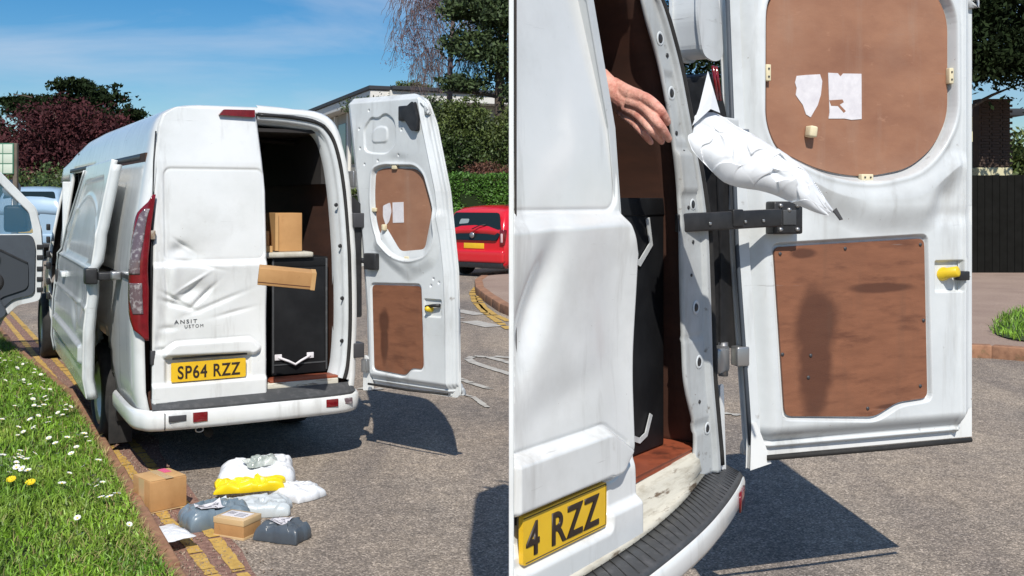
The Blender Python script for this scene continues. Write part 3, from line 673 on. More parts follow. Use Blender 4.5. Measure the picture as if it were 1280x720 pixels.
cd, _ = closed_door(van, 'closed_rear_door', .445, 2.115, [(.44, -.652), (1.2, -.642), (1.8, -.622), (2.0, -.60), (2.07, -.575), (2.115, -.50)], [(.44, -.003), (1.25, .003), (1.63, .003), (2.115, -.036)], PD)
cd['label'] = 'dented closed rear door'
pl = link('number_plate', slab_mesh_rr(-.547, -.128, .556, .664, .008, -.022, -.012), YPLATE, cd)
t_ = text_mesh('plate_lettering', 'SP64 RZZ', .100, INK, pl, (0, 0, 0), off=0, sp=1.12, bold=.0022, ext=.0005)
bb = [v.co for v in t_.data.vertices]; wx = max(v.x for v in bb)-min(v.x for v in bb); hy = max(v.y for v in bb)-min(v.y for v in bb)
t_.location = (-.3375, -.0225, .573); t_.scale = (.352/wx, .076/hy, 1)
for (b_, x, z, wd, hh_) in (('ANSIT', -.53, .884, .125, .021), ('USTOM', -.475, .857, .105, .018)):
    t_ = text_mesh('badge_lettering', b_, .05, BADGE, cd, (0, 0, 0), off=0, align='LEFT', ext=.0008, sp=1.35)
    bb = [v.co for v in t_.data.vertices]; t_.scale = (wd/(max(v.x for v in bb)), hh_/(max(v.y for v in bb)), 1); t_.location = (x, -.0205, z)
box('plate_light_bar', -.54, -.12, -.024, -.012, .682, .694, BLACKP, cd, bev=.003)
slab('brake_light', rpoly([(-.235, 2.108), (-.262, 2.075), (-.052, 2.068), (-.052, 2.112)], .006), .062, .085, REDL, van)
box('door_hinge', -.655, -.630, -.018, .02, 1.36, 1.41, mat('rusty_hinge', (.20, .12, .06), .7, c2=(.4, .36, .3), scale=40), cd, bev=.004)
box('door_hinge', -.655, -.630, -.014, .02, .66, .74, BADGE, cd, bev=.004)
tube('door_gap', [(-.650, .0, .47), (-.650, .0, 1.25), (-.628, .05, 1.8), (-.612, .075, 1.97)], .0045, BLACKP, van, 6)
# tail light wrapping the corner
def tail_outline(z): return np.interp(z, [.80, .86, 1.05, 1.30, 1.50, 1.61], [.012, .046, .076, .066, .048, .012]), np.interp(z, [.80, .9, 1.08, 1.12, 1.25, 1.61], [.0, .0, .0, .012, .030, .030])
def tail(name, z0, z1, outset, m, parent, f0=0., f1=1.):
    Zs = np.linspace(z0, z1, 40); rows = []
    for z in Zs:
        wd, off = tail_outline(z); row = []
        xb = float(np.interp(z, [t[0] for t in XL], [t[1] for t in XL]))
        for k in range(9):
            u = (f0+(f1-f0)*k/8); s_ = off*.35+u*wd*1.35
            if s_ < .045: row.append((xb+.075-s_, -.004-outset+rear_lean(z), z))
            elif s_ < .085: a = (s_-.045)/.04*math.pi/2; row.append((xb+.030-(.030+outset)*math.sin(a), .026-(.030+outset)*math.cos(a)+rear_lean(z), z))
            else: row.append((xb-outset, .026+(s_-.085)+rear_lean(z), z))
        rows.append(row)
    return grid(name, np.array(rows), m, parent, thick=.012, flip=True)
tl = tail('tail_light', .80, 1.61, .012, REDL, van)
tail('clear_lens', 1.17, 1.53, .016, CLEARL, tl, .42, .80)
tail('clear_lens', .95, 1.12, .016, CLEARL, tl, .35, .78)
# bumper
def sweep_h(name, path, prof, m, parent, smooth=True):
    """horizontal sweep: path (x,y), profile (outset, z); outset to the right of travel"""
    P = [Vector(p) for p in path]; G = np.zeros((len(P), len(prof), 3))
    for i, p in enumerate(P):
        d = (P[min(i+1, len(P)-1)]-P[max(i-1, 0)]).normalized(); n = Vector((d.y, -d.x))
        for j, (o, z) in enumerate(prof): q = p+n*o; G[i, j] = (q.x, q.y, z)
    return grid(name, G, m, parent, smooth=smooth, flip=True)
bpath = smoothpath([(-.748, .72), (-.752, .30), (-.745, .10), (-.715, .0), (-.65, -.070), (-.45, -.098), (0, -.108), (.38, -.095), (.50, -.065), (.565, .0), (.588, .12), (.59, .5)], 6)
bump = sweep_h('bumper', bpath, [(-.06, .29), (-.010, .30), (.004, .325), (.006, .36), (.004, .395), (-.006, .410), (-.016, .414)], WHITE, van)
pd = smoothpath([(-.655, -.045), (-.45, -.080), (0, -.090), (.38, -.078), (.50, -.048), (.545, .0)], 5)
padv = [(p.x, p.y-.014, .418) for p in pd]+[(p.x, max(p.y, -.02)+.075 if i > 20 else -.004, .470) for i, p in reversed(list(enumerate(pd)))]
n_ = len(pd); me = raw('step_pad', padv+[(x, y, z-.02) for x, y, z in padv], [(i, i+1, 2*n_-2-i, 2*n_-1-i) for i in range(n_-1)]+[(i+2*n_, i+1+2*n_, i+1, i) for i in range(n_-1)])
link('step_pad', me, STEPPAD, bump)
def bx_on(name, px0, px1, z0, z1, y, m, parent): return box(name, px0, px1, y-.008, y+.01, z0, z1, m, parent, bev=.003)
box('bumper_joint', -.596, -.592, -.094, -.08, .305, .40, BLACKP, bump, bev=0)
bx_on('reflector_slot', -.575, -.480, .350, .384, -.098, BADGE, bump)
bx_on('red_reflector', -.445, -.365, .338, .392, -.104, REDL, bump)
bx_on('red_reflector', .330, .405, .345, .392, -.099, REDL, bump)
bx_on('reverse_lamp', .430, .500, .352, .388, -.083, CLEARL, bump)
tube('towing_eye', [(-.40+.022*math.cos(a), -.06, .285+.014*math.sin(a)) for a in np.linspace(0, 6.28, 14)], .004, METAL, van, 6)
tube('exhaust_pipe', [(-.25, .9, .24), (-.28, .35, .22), (-.30, .15, .215)], .028, RUBBER, van, 10)
box('door_threshold', -.01, .44, -.006, .06, .445, .500, SILL, van, bev=.006)
box('threshold_plate', .02, .44, .0, .13, .5, .514, REDPLY, van, bev=.003)
box('spare_carrier', -.5, .4, .5, 1.1, .20, .28, RUBBER, van, bev=.05)
for wy in (1.2, 5.35):
    for wx_, sd in ((-.69, -1), (.50, 1)): make_wheel(van, wx_, wy, .325, .19, sd)
box('mud_flap', -.76, -.62, .83, .845, .06, .36, RUBBER, van, bev=.003)
slab('wheel_liner', [(1.2+.42*math.cos(a), .33+.42*math.sin(a)) for a in np.linspace(-.3, 3.44, 18)]+[(1.2+.39*math.cos(a), .33+.39*math.sin(a)) for a in np.linspace(3.44, -.3, 18)], -.72, -.5, BLACKP, van, axis='X')
slab('wheel_liner', [(5.35+.42*math.cos(a), .33+.42*math.sin(a)) for a in np.linspace(-.3, 3.44, 18)]+[(5.35+.39*math.cos(a), .33+.39*math.sin(a)) for a in np.linspace(3.44, -.3, 18)], -.72, -.5, BLACKP, van, axis='X')
# side: black door runner under the roof, side pressings
G = []
for y in np.linspace(.30, 3.9, 30): 
    zc_ = 1.835-.0*y; G.append([(-.650, y, zc_-.020), (-.663, y, zc_-.016), (-.660, y, zc_+.014), (-.645, y, zc_+.018)])
grid('roof_side_rail', np.array(G), BLACKP, van, smooth=False)
slab('side_window_blank', rpoly([(.16, 1.02), (.50, 1.02), (.52, 1.66), (.20, 1.70)], .05), -.722, -.700, WHITE, van, axis='X', bev=.004, rot=(0, R(7.0), 0), loc=(.125, 0, -.085))
sweep = [(.02, 1.13), (2.2, 1.13)]
box('side_rail_slot', -.748, -.741, .15, 2.2, 1.128, 1.152, BLACKP, van, bev=0)
# cab seat, headrest, belt, steering wheel, door pillars seen through the open cab door
seat = box('cab_seat', -.55, -.12, 4.05, 4.55, .62, .80, GREYTRIM, van, bev=.05, seg=3)
box('seat_back', -.55, -.12, 3.95, 4.10, .78, 1.38, GREYTRIM, seat, bev=.05, seg=3, rot=(R(-6), 0, 0), loc=(0, .1, 0))
box('headrest', -.44, -.24, 3.90, 3.99, 1.42, 1.62, mat('beige_cloth', (.32, .27, .24), .9), seat, bev=.03, seg=3)
lathe('steering_wheel', [(-.015, .16), (0, .175), (.015, .16), (0, .145), (-.015, .16)], BLACKP, van, axis='Y', loc=(-.34, 4.85, 1.12), rot=(R(-25), 0, 0))
tube('seat_belt', [(-.66, 3.86, 1.55), (-.60, 3.95, 1.2), (-.57, 4.0, .8), (-.6, 3.98, .55)], .018, mat('belt_webbing', (.35, .34, .36), .8), van, 6)
box('pillar_trim', -.735, -.66, 3.76, 3.80, .45, 1.74, WHITE_IN, van, bev=.01)

# sliding side door, run back and standing proud of the body
sd_ = empty('sliding_door', (0, 0, 0)); sd_.parent = van
nyy, nz_ = 110, 140
Y_ = np.linspace(.60, 2.50, nyy); Z_ = np.linspace(.375, 1.825, nz_); Yg, Zg = np.meshgrid(Y_, Z_, indexing='ij')
Xs = np.interp(Zg, [.37, .5, .8, 1.15, 1.4, 1.825], [-.86, -.885, -.885, -.850, -.815, -.735])
Xs = Xs-.045*(1-(Yg-.6)/1.9)
Yr = Yg+np.interp(Zg, [.37, 1.2, 1.83], [.10, 0, -.04])+np.where(Yg > 1.5, (Yg-1.5)*np.interp(Zg, [.37, 1.05, 1.83], [.44, .30, -.34]), 0)
wb = rpoly([(.80, 1.20), (2.25, 1.20), (2.15, 1.70), (.78, 1.72)], .09)
d_ = sdf(wb, Yg, Zg); Xs += .010*sst(.012, -.012, d_)
arc = np.abs(np.hypot((Yg-1.55)/1.15, (Zg-1.05)/.56)-1); Xs -= .006*np.exp(-(arc*.6/.016)**2)*(Zg > 1.2)
Xs -= .012*sst(1.19, 1.165, Zg)*sst(1.0, 1.12, Zg)+.010*np.exp(-((Zg-1.17)/.010)**2)
rub = sdf(rpoly([(.66, .585), (2.36, .585), (2.36, .70), (.66, .70)], .03), Yg, Zg); Xs -= .022*sst(.010, -.010, rub)
Xs += .010*gauss(Yg, Zg, .95, .95, .12, .10)+.012*gauss(Yg, Zg, 1.25, .84, .2, .05, .3)
Xs -= .008*np.exp(-((Zg-.93)/.012)**2)
slid = grid('door_skin', np.stack([Xs, Yr, Zg], -1), WHITE, sd_, thick=.035, flip=True)
er = [(Xs[0, k]+.022, Yr[0, k]+.0, Z_[k]) for k in range(0, nz_, 4)]
G = np.array([[(x-.014, y-.004, z), (x+.012, y-.010, z), (x+.026, y-.006, z), (x+.040, y+.03, z)] for x, y, z in er]); rear_fl = grid('door_edge', G, WHITE_IN, sd_, thick=.01)
for zz in (.98, 1.04, 1.10, .90): 
    k = int((zz-.375)/(1.45)*139); box('edge_hole', Xs[0, k]+.035, Xs[0, k]+.050, Yr[0, k]-.010, Yr[0, k]+.0, zz-.008, zz+.008, BLACKP, sd_, bev=0)
fe = [(Xs[-1, k], Yr[-1, k], Z_[k]) for k in range(0, nz_, 4)]
G = np.array([[(x-.004, y, z), (x+.0, y+.02, z), (x+.05, y+.022, z), (x+.09, y-.02, z)] for x, y, z in fe]); grid('door_edge', G, WHITE_IN, sd_, thick=.01, flip=True)
for zz in (.99, .78): box('lock_plate', -.885, -.83, 2.76, 2.80, zz-.05, zz+.05, BLACKP, sd_, bev=.008)
hd = box('door_handle', -.905, -.875, 2.12, 2.30, 1.02, 1.06, WHITE, sd_, bev=.008)
ra = box('roller_arm', -.86, -.70, .50, .60, 1.105, 1.150, BLACKP, sd_, bev=.006)
box('roller_bracket', -.93, -.86, .54, .64, 1.08, 1.175, BLACKP, sd_, bev=.01)
box('roller_end', -.80, -.745, .42, .50, 1.11, 1.16, METAL, sd_, bev=.01)
box('lower_runner', -.82, -.70, 2.5, 2.65, .40, .43, BLACKP, sd_, bev=.005)

# cab door, swung wide open
hx = Vector((-.80, 4.92, 0)); 
cdoor = empty('cab_door', (hx.x, hx.y, 0), math.atan2(-.25, -.97)-LT); cdoor.parent = van
# local x runs from hinge outwards, +y faces the camera
win = rpoly([(.075, 1.255), (.115, 1.46), (.42, 1.79), (.98, 1.80), (1.02, 1.255)], .03)
outl = rpoly([(.02, .62), (.0, 1.05), (.015, 1.30), (.065, 1.50), (.40, 1.865), (1.04, 1.87), (1.10, 1.25), (1.10, .30), (.42, .28), (.36, .44), (.22, .58)], .04)
slab('door_frame', outl, -.03, .03, WHITE_IN, cdoor, holes=[win], bev=.006)
trim = rpoly([(.07, .68), (.06, 1.15), (.09, 1.24), (1.02, 1.24), (1.05, .36), (.46, .33), (.40, .50), (.26, .64)], .05)
tr = slab('inner_trim', trim, .03, .055, GREYTRIM, cdoor, bev=.006)
slab('trim_panel', rpoly([(.12, .74), (.12, .98), (.34, 1.10), (.95, 1.08), (.98, .45), (.52, .42), (.36, .66)], .05), .055, .072, mat('charcoal_trim', (.035, .042, .052), .6), tr, bev=.006)
slab('door_pocket', rpoly([(.30, .50), (.40, .70), (1.0, .72), (1.0, .42), (.50, .40)], .04), .072, .12, GREYTRIM, tr, bev=.01)
box('pull_handle', .36, .62, .072, .11, 1.00, 1.05, BLACKP, tr, bev=.012)
slab('window', win, -.004, .004, BLUEGL, cdoor)
for zz in (1.13, 1.03, .92, .82, .72): box('hinge_plate', -.012, .045, .028, .040, zz-.022, zz+.022, BLACKP, cdoor, bev=.004)
lathe('speaker_grille', [(0, 0), (.008, .07), (.004, .09), (-.004, .095)], BLACKP, tr, axis='Y', n=24, loc=(.42, .078, .80))
box('switch_panel', .70, .90, .072, .095, 1.10, 1.16, BLACKP, tr, bev=.006); slab('trim_crease', [(.12, .985), (.36, 1.115), (.96, 1.095), (.96, 1.080), (.36, 1.098), (.12, .970)], .055, .080, BLACKP, tr)
mir = box('wing_mirror', .14, .36, -.26, -.05, 1.27, 1.53, BLACKP, cdoor, bev=.04, seg=3)
tube('check_strap', [(-.02, .0, .95), (-.10, -.10, .95)], .012, BLACKP, cdoor, 6)
# hinge side body edge with black fittings
for zz in (1.32, 1.2, 1.06, .95, .8, .66): box('hinge_fitting', -.77, -.74, 4.80, 4.90, zz-.03, zz+.03, BLACKP, van, bev=.006)

# open right rear door of the left van
od = empty('open_rear_door', (0, 0, 0), 0); od.parent = van
wl = Vector((-.91, 6.41))-Vector((-1.443, 6.115)); c_, s_ = math.cos(-LT), math.sin(-LT)
od.location = (wl.x*c_-wl.y*s_, wl.x*s_+wl.y*c_, 0); od.rotation_euler = (0, 0, math.radians(-38)-LT)
od.scale = (.955, 1, 1)
ZP = lambda *p: [tuple(q) for q in p]
upL = rpoly([(.075, 1.60), (.085, 1.755), (.17, 1.775), (.435, 1.765), (.50, 1.72), (.575, 1.52), (.597, 1.36), (.545, 1.27), (.40, 1.235), (.26, 1.262), (.13, 1.36), (.09, 1.46)], .25, 8)
loL = rpoly([(.066, 1.060), (.490, 1.072), (.510, .585), (.410, .583), (.365, .535), (.085, .545)], .03)
def grow(poly, g):
    c = np.mean(np.array(poly), 0); return [tuple(c+(np.array(p)-c)*(1+g/np.linalg.norm(np.array(p)-c))) for p in poly]
PL = dict(s=.78, zb=.445, zt=2.215, xin=[(.44, .012), (.9, -.006), (1.33, -.053), (1.83, -.124), (2.2, -.182)],
    xout=[(.44, .760), (.9, .758), (1.17, .742), (1.63, .675), (2.05, .555), (2.215, .52)], corner=.13,
    up_rec=grow(upL, .018), lo_rec=grow(loL, .014), swoop=rpoly([(.10, 1.30), (.25, 1.20), (.40, 1.12), (.60, 1.22), (.66, 1.5), (.58, 1.5), (.52, 1.28), (.30, 1.26), (.16, 1.42)], .04),
    lockbox=rrect(.525, .665, .90, 1.0, .008), emboss=rpoly([(.0, 1.88), (-.01, 2.02), (.06, 2.09), (.12, 2.075), (.19, 2.11), (.27, 2.06), (.28, 1.92), (.20, 1.86), (.08, 1.865)], .035),
    emboss2=rpoly([(.06, 1.93), (.06, 2.0), (.12, 2.03), (.20, 2.02), (.20, 1.93)], .03),
    holes=[(-.04, 1.9), (-.05, 2.02), (.04, 2.13), (.33, 2.0), (.3, 1.85), (.12, 1.82), (.0, 1.80), (.60, 1.12), (.58, 1.08), (.645, 1.10)], dents=[(.40, 1.16, .06, .04, .010), (.3, 1.82, .08, .03, .01)])
oi = door_inner(od, 'inner_skin', PL, 220, 480)
oi.location = (0, 0, 0)
slab('upper_ply_panel', upL, .020, .028, PLY_UP, od)
lp_ = slab('lower_ply_panel', loL, .006, .013, PLY_L, od)
slab('torn_paper', rpoly([(.150, 1.545), (.212, 1.565), (.225, 1.51), (.205, 1.45), (.175, 1.425), (.150, 1.48)], .01), .0175, .0195, PAPER, od)
slab('paper_square', [(.235, 1.565), (.330, 1.568), (.333, 1.445), (.238, 1.442)], .0175, .0195, PAPER, od)
box('hanging_tag', .165, .190, -.012, .018, 1.395, 1.432, FOAM, od, bev=.006)
for (x, z) in ((.26, 1.777), (.37, 1.232), (.078, 1.52)): box('panel_clip', x-.02, x+.02, .004, .02, z-.012, z+.012, FOAM, od, bev=.004)
box('upper_latch', .33, .43, -.03, .02, 2.05, 2.14, BLACKP, od, bev=.01)
slab('latch_cover', rpoly([(.36, 2.10), (.46, 2.16), (.49, 2.06), (.49, 1.99), (.45, 1.99), (.40, 2.05)], .015), -.035, -.005, BLACKP, od, bev=.004)
tube('latch_rod', [(.545, -.006, .955), (.60, -.012, .965), (.66, -.006, .97)], .010, BLACKP, od, 8)
lathe('yellow_knob', [(-.045, 0), (-.045, .012), (-.02, .02), (0, .022)], YKNOB, od, axis='Y', n=10, loc=(.57, .012, .945))
box('door_hinge', -.02, .03, -.01, .04, .52, .60, METAL, od, bev=.005); box('door_hinge', -.16, -.10, .0, .04, 1.66, 1.76, METAL, od, bev=.005)
brk = box('strap_bracket', .028, .135, -.035, .01, 1.155, 1.255, BLACKP, od, bev=.008)
tube('check_strap', [(.04, -.02, 1.205), (-.06, .03, 1.205), (-.20, .02, 1.205)], .016, BLACKP, od, 8)
slab('outer_skin', rpoly([(.012, .44), (.762, .44), (.745, 1.17), (.68, 1.63), (.57, 2.03), (.50, 2.17), (.40, 2.21), (-.14, 2.20), (-.18, 2.10), (-.05, 1.33), (-.01, .9)], .03), .050, .066, WHITE, od, bev=.004)
slab('lower_hinge_cover', rpoly([(-.035, .40), (.045, .41), (.03, .60), (-.03, .62)], .01), .02, .04, WHITE, od)
# dark gap filler: light unit seen edge-on between the post and the open door
rl = slab('tail_light', rpoly([(.565, .86), (.60, .86), (.598, 1.55), (.545, 1.60), (.54, 1.0)], .01), .03, .16, BLACKP, van, bev=.004)
for zz in (.66, 1.46): box('door_hinge', .54, .61, .0, .09, zz-.05, zz+.04, BADGE, van, bev=.006)

# ------------------------------------------------------------------ cargo in the left van
def wcase(name, x0, x1, y0, y1, z0, z1, label):
    c = empty(name, (-1.443, 6.115, 0), LT, label, 'case')
    b = box('case_body', x0, x1, y0, y1, z0, z1, CASEM, c, bev=.006)
    box('case_lid', x0-.003, x1+.003, y0-.003, y1+.003, z1-.055, z1+.004, CASEM, c, bev=.006)
    return c
cs = wcase('equipment_case', (0.078, 1.241)[0], (0.426, 1.232)[0], .16, .75, .515, 1.225, 'tall black case standing inside the whole van behind its threshold')
cx0, cx1 = (0.078, 1.241)[0], (0.426, 1.232)[0]
for (x, z) in ((.115, .625), (.315, .625)): box('strap_anchor', x-.022, x+.022, .150, .158, z-.018, z+.018, PAPER, cs, bev=.003)
tube('grey_strap', [(.115, .152, .625), (.175, .140, .600), (.215, .135, .578), (.255, .140, .600), (.315, .152, .625)], .008, PAPER, cs, 6)
for x in (cx0+.006, cx1-.006): box('corner_trim', x-.006, x+.006, .154, .162, .53, 1.22, STEPPAD, cs, bev=.002)
box('lower_trim', cx0+.01, cx1-.01, .155, .160, .575, .583, STEPPAD, cs, bev=0)
sheetb = box('padded_blanket', -.02, .33, .13, .60, 1.229, 1.262, mat('dirty_white_foam', (.55, .53, .47), .8, c2=(.4, .37, .3), scale=12, bump=.3), None, bev=.012, loc=(-1.443, 6.115, 0), rot=(0, 0, LT))
tag(sheetb, 'dirty white padding sheet lying on top of the black case', 'padding')
b1 = empty('cardboard_box', (-1.443, 6.115, 0), LT, 'upright cardboard box leaning on the case inside the whole van', 'box')
box('carton_body', .13, .285, .22, .42, 1.263, 1.50, CARD, b1, bev=.004); box('carton_flap', .11, .13, .2, .40, 1.27, 1.50, CARDB, b1, bev=0)
b2 = empty('cardboard_box', (-1.443, 6.115, 0), LT, 'low open cardboard box half hidden by the closed rear door', 'box')
box('carton_body', -.03, .085, .24, .55, 1.263, 1.39, CARD, b2, bev=.004); box('carton_flap', -.03, .09, .19, .235, 1.263, 1.30, CARDB, b2, bev=0)

# ================================================================== VAN ON THE RIGHT (rear corner, seen close up)
RT = math.radians(54); RO = (.3625, 3.1, 0)
def rear_lean(z): return float(np.interp(z, [0, 1.5, 2.2, 2.6], [0, 0, .04, .08]))
v2 = empty('parked_van', RO, RT, 'close up rear corner of a white van with plywood lined door open at the right', 'van')
def cut_x(y): return (-.3625+math.sin(RT)*y)/math.cos(RT)+.004     # local x of the plane where this van section ends
PD2 = dict(s=1.17, crease=lambda X: 1.540+.02*X, lean=[(0, 0), (1.5, 0), (2.2, .04), (2.6, .08)], lowz=.70,
    upper=rrect(-1.2, -.09, 1.55, 2.9, .05),
    ledge=rpoly([(-1.2, .935), (-.20, .935), (-.055, .855), (-.13, .795), (-1.2, .79)], .025),
    pocket=rpoly([(-1.2, .80), (-.19, .80), (-.19, .655), (-1.2, .655)], .02),
    dents=[(-.54, 1.30, .055, .17, -.5, .034), (-.12, 1.20, .12, .30, .3, .022), (-.40, 1.05, .22, .06, .2, .008), (-.03, 1.48, .04, .05, 0, -.008), (-.04, .82, .06, .02, 0, .01)])
cd2, _ = closed_door(v2, 'closed_rear_door', .545, 2.26, [(.5, -.66), (2.7, -.66)], [(.5, .0), (1.42, .0), (1.54, -.062), (1.62, -.064), (1.79, -.094), (1.97, -.162), (2.143, -.215), (2.62, -.42)], PD2, nx=160, nz=420, thick=.03)
cd2['label'] = 'closed rear door'
pl2 = link('number_plate', slab_mesh_rr(-.6105, -.207, .667, .790, .008, -.030, -.016), YPLATE, cd2)
t_ = text_mesh('plate_lettering', '4 RZZ', .11, INK, pl2, (0, 0, 0), off=0, sp=1.14, bold=.0026, ext=.0005)
bb = [v.co for v in t_.data.vertices]; x0_, x1_ = min(v.x for v in bb), max(v.x for v in bb); hy = max(v.y for v in bb)-min(v.y for v in bb)
t_.scale = (.352/(x1_-x0_), .086/hy, 1); t_.location = (-.247-x1_*t_.scale[0], -.0305, .686)
tube('plate_edge', [(-.6, -.0305, .672), (-.214, -.0305, .672), (-.211, -.0305, .785), (-.609, -.0305, .785)], .0012, INK, pl2, 4)
slab('door_edge', [(.004, .55), (.004, 1.42), (-.056, 1.54), (-.09, 1.79), (-.21, 2.143), (-.27, 2.255), (-.30, 2.255), (-.24, 2.143), (-.12, 1.79), (-.08, 1.54), (-.02, 1.42), (-.02, .55)], .012, .06, WHITE_IN, cd2, bev=.003)
# threshold, floor, step and bumper
def path3(T, n=44, x0=-.62):
    T = np.array(T); u = np.linspace(0, 1, len(T)); v = np.linspace(0, 1, n); P = np.stack([np.interp(v, u, T[:, k]) for k in range(3)], 1)
    for k in range(3): 
        q = np.pad(P[:, k], 3, 'edge'); P[:, k] = np.convolve(q, np.ones(7)/7, 'valid')
    return P
step_in = path3([(-.70, -.052, .560), (-.40, -.048, .572), (-.067, -.045, .583), (.24, -.030, .615), (.42, -.0, .636), (.60, .04, .648), (.76, .075, .640)])
step_out = path3([(-.78, -.17, .545), (-.50, -.17, .552), (-.12, -.165, .572), (.16, -.150, .590), (.386, -.115, .602), (.62, -.060, .606), (.80, .0, .602)])
rows = []
for a, b in zip(step_in, step_out): rows.append([tuple(a), tuple(a*.66+b*.34+np.array([0, 0, .003])), tuple(a*.1+b*.9), tuple(b+np.array([0, -.002, -.010]))])
bump2 = empty('bumper'); bump2.parent = v2
grid('step_pad', np.array(rows), STEPPAD, bump2, thick=.012, flip=True)
for k in range(2, len(rows)-1, 1):
    a, b = Vector(rows[k][0]), Vector(rows[k][2])
    for f0 in ((0, 1),):
        p, q = a.lerp(b, .03), a.lerp(b, .97); tube('tread_rib', [p+Vector((0, 0, .0035)), q+Vector((0, 0, .0015))], .0020, BLACKP, bump2, 5)
rr_ = [r[3] for r in rows]; G = []
for i, r in enumerate(rr_):
    a = Vector(rr_[max(i-1, 0)]); b = Vector(rr_[min(i+1, len(rr_)-1)]); d = (b-a).normalized(); n = Vector((d.y, -d.x, 0)); p = Vector(r)
    drop = np.interp(i/(len(rr_)-1), [0, .75, 1], [.080, .085, .07]); G.append([tuple(p+n*o+Vector((0, 0, zz*drop))) for o, zz in ((-.004, .02), (.004, -.04), (.008, -.3), (.008, -.75), (-.002, -.97), (-.03, -1.05), (-.08, -1.0))])
grid('bumper_face', np.array(G), WHITE, bump2, thick=.006, flip=True)
G = []; i0, i1 = int(len(rr_)*.80), int(len(rr_)*.89)
for i in range(i0, i1+1):
    a = Vector(rr_[i-1]); b = Vector(rr_[min(i+1, len(rr_)-1)]); d = (b-a).normalized(); n = Vector((d.y, -d.x, 0)); p = Vector(r := rr_[i])
    G.append([tuple(p+n*.014+Vector((0, 0, -.012))), tuple(p+n*.014+Vector((0, 0, -.078)))])
grid('red_reflector', np.array(G), REDL, bump2, thick=.006, flip=True)
# floor and scraped sill
fl = [(cut_x(.02), .02), (.0, .02), (.515, .045), (.545, .075), (.55, .45), (cut_x(.45), .45)]
slab('floor_panel', [p for p in fl], .722, .742, REDPLY, v2, axis='Z', bev=.003)
G = []
for k, p in enumerate(step_in):
    x, y, z = p; fy = .03 if x < .45 else .03+(x-.45)*.25; ft = .722+.02*max(x, 0); fx = min(x, .60)
    G.append([(x, y-.004, z+.003), (x, y+.008, z+.018), (x, y*.5+fy*.5-.010, z+.024), (x*.7+fx*.3, y*.25+fy*.75-.012, z*.3+ft*.7), (x*.4+fx*.6, fy-.006, ft-.004), (fx, fy+.045, ft)])
G = np.array(G); grid('sill', G, SILL, v2, thick=.01, flip=False)
# door frame (jamb) on the right of the opening
jz = [.66, .80, .97, 1.25, 1.45, 1.65, 1.83, 2.02, 2.19, 2.40]
jo = [.625, .595, .562, .545, .528, .490, .430, .372, .286, .10]
ji = [.455, (0.476, 0.786)[0], (0.392, 0.973)[0], (0.369, 1.239)[0], (0.362, 1.449)[0], (0.359, 1.646)[0], (0.333, 1.841)[0], (0.274, 2.032)[0], (0.181, 2.212)[0], .14]
def jpath(n=70):
    out = []
    for z in np.linspace(.64, 2.38, n): out.append((float(np.interp(z, jz, jo)), float(np.interp(z, jz, ji)), z))
    return out
def smooth_arr(a, k=5):
    a = np.array(a); p = np.pad(a, (k, k), 'edge'); return np.convolve(p, np.ones(2*k+1)/(2*k+1), 'valid')
JP = jpath(160); JO = smooth_arr([p[0] for p in JP]); JI = smooth_arr([p[1] for p in JP]); JZ = np.array([p[2] for p in JP])
us = np.concatenate([np.linspace(0, .22, 12), np.linspace(.24, .80, 40), np.linspace(.82, 1, 10)]); G = np.zeros((len(us), len(JZ), 3))
for j in range(len(JZ)):
    zl = rear_lean(JZ[j])
    for i, u in enumerate(us):
        x = JO[j]+(JI[j]-JO[j])*u; y = .012-.012*sst(.0, .06, u)+.016*sst(.17, .24, u)+.008*u+.012*sst(.965, 1.0, u)
        # pressings
        y += .008*(sst(1.78, 1.79, JZ[j])-sst(1.98, 2.0, JZ[j]))*sst(.30, .36, u)*sst(.90, .84, u)
        y -= .012*(sst(1.60, 1.607, JZ[j])-sst(1.733, 1.74, JZ[j]))*sst(.24, .27, u)*sst(1.0, .95, u)
        y += .004*(sst(1.118, 1.12, JZ[j])-sst(1.122, 1.124, JZ[j]))*sst(.2, .24, u)+.006*(sst(.80, .803, JZ[j])-sst(.83, .833, JZ[j]))*sst(.24, .27, u)
        G[i, j] = (x, y+zl, JZ[j])
JAMBM = mat('dirty_jamb_paint', (.50, .525, .53), .5, c2=(.40, .42, .42), scale=7, c3=(.14, .12, .10), s3=26, lo3=.62, hi3=.74, coat=.1); wear(JAMBM, 1.2)
jam = grid('door_jamb', G, JAMBM, v2, thick=.012, flip=True)
def jpt(u, z): return float(np.interp(z, JZ, JO)+(np.interp(z, JZ, JI)-np.interp(z, JZ, JO))*u), rear_lean(z)
for (u, z, rad_) in ((.55, 1.93, .013), (.70, 1.80, .007), (.60, 2.10, .014), (.45, 1.565, .013), (.66, 1.555, .006), (.55, 1.44, .006), (.5, 1.22, .012), (.45, 1.035, .013), (.6, .90, .006), (.55, 1.74, .006), (.4, .80, .012), (.65, 1.33, .005), (.45, 2.05, .007)):
    x, yl = jpt(u, z); lathe('jamb_hole', [(-.0035, 0), (-.0035, rad_), (0, rad_*1.15)], BLACKP, jam, axis='Y', n=16, loc=(x, .0165+.008*u+yl+(.008 if 1.79 < z < 1.98 else 0)-(.012 if 1.61 < z < 1.735 else 0), z))
for (u, z, rad_) in ((.55, 1.93, .024), (.60, 2.10, .024), (.45, 1.565, .02), (.5, 1.22, .024), (.45, 1.035, .024), (.4, .80, .022)):
    x, yl = jpt(u, z); lathe('hole_rim', [(0, rad_*.55), (-.0045, rad_*.8), (-.001, rad_)], WHITE_IN, jam, axis='Y', n=18, loc=(x, .0165+.008*u+yl+(.008 if 1.79 < z < 1.98 else 0), z))
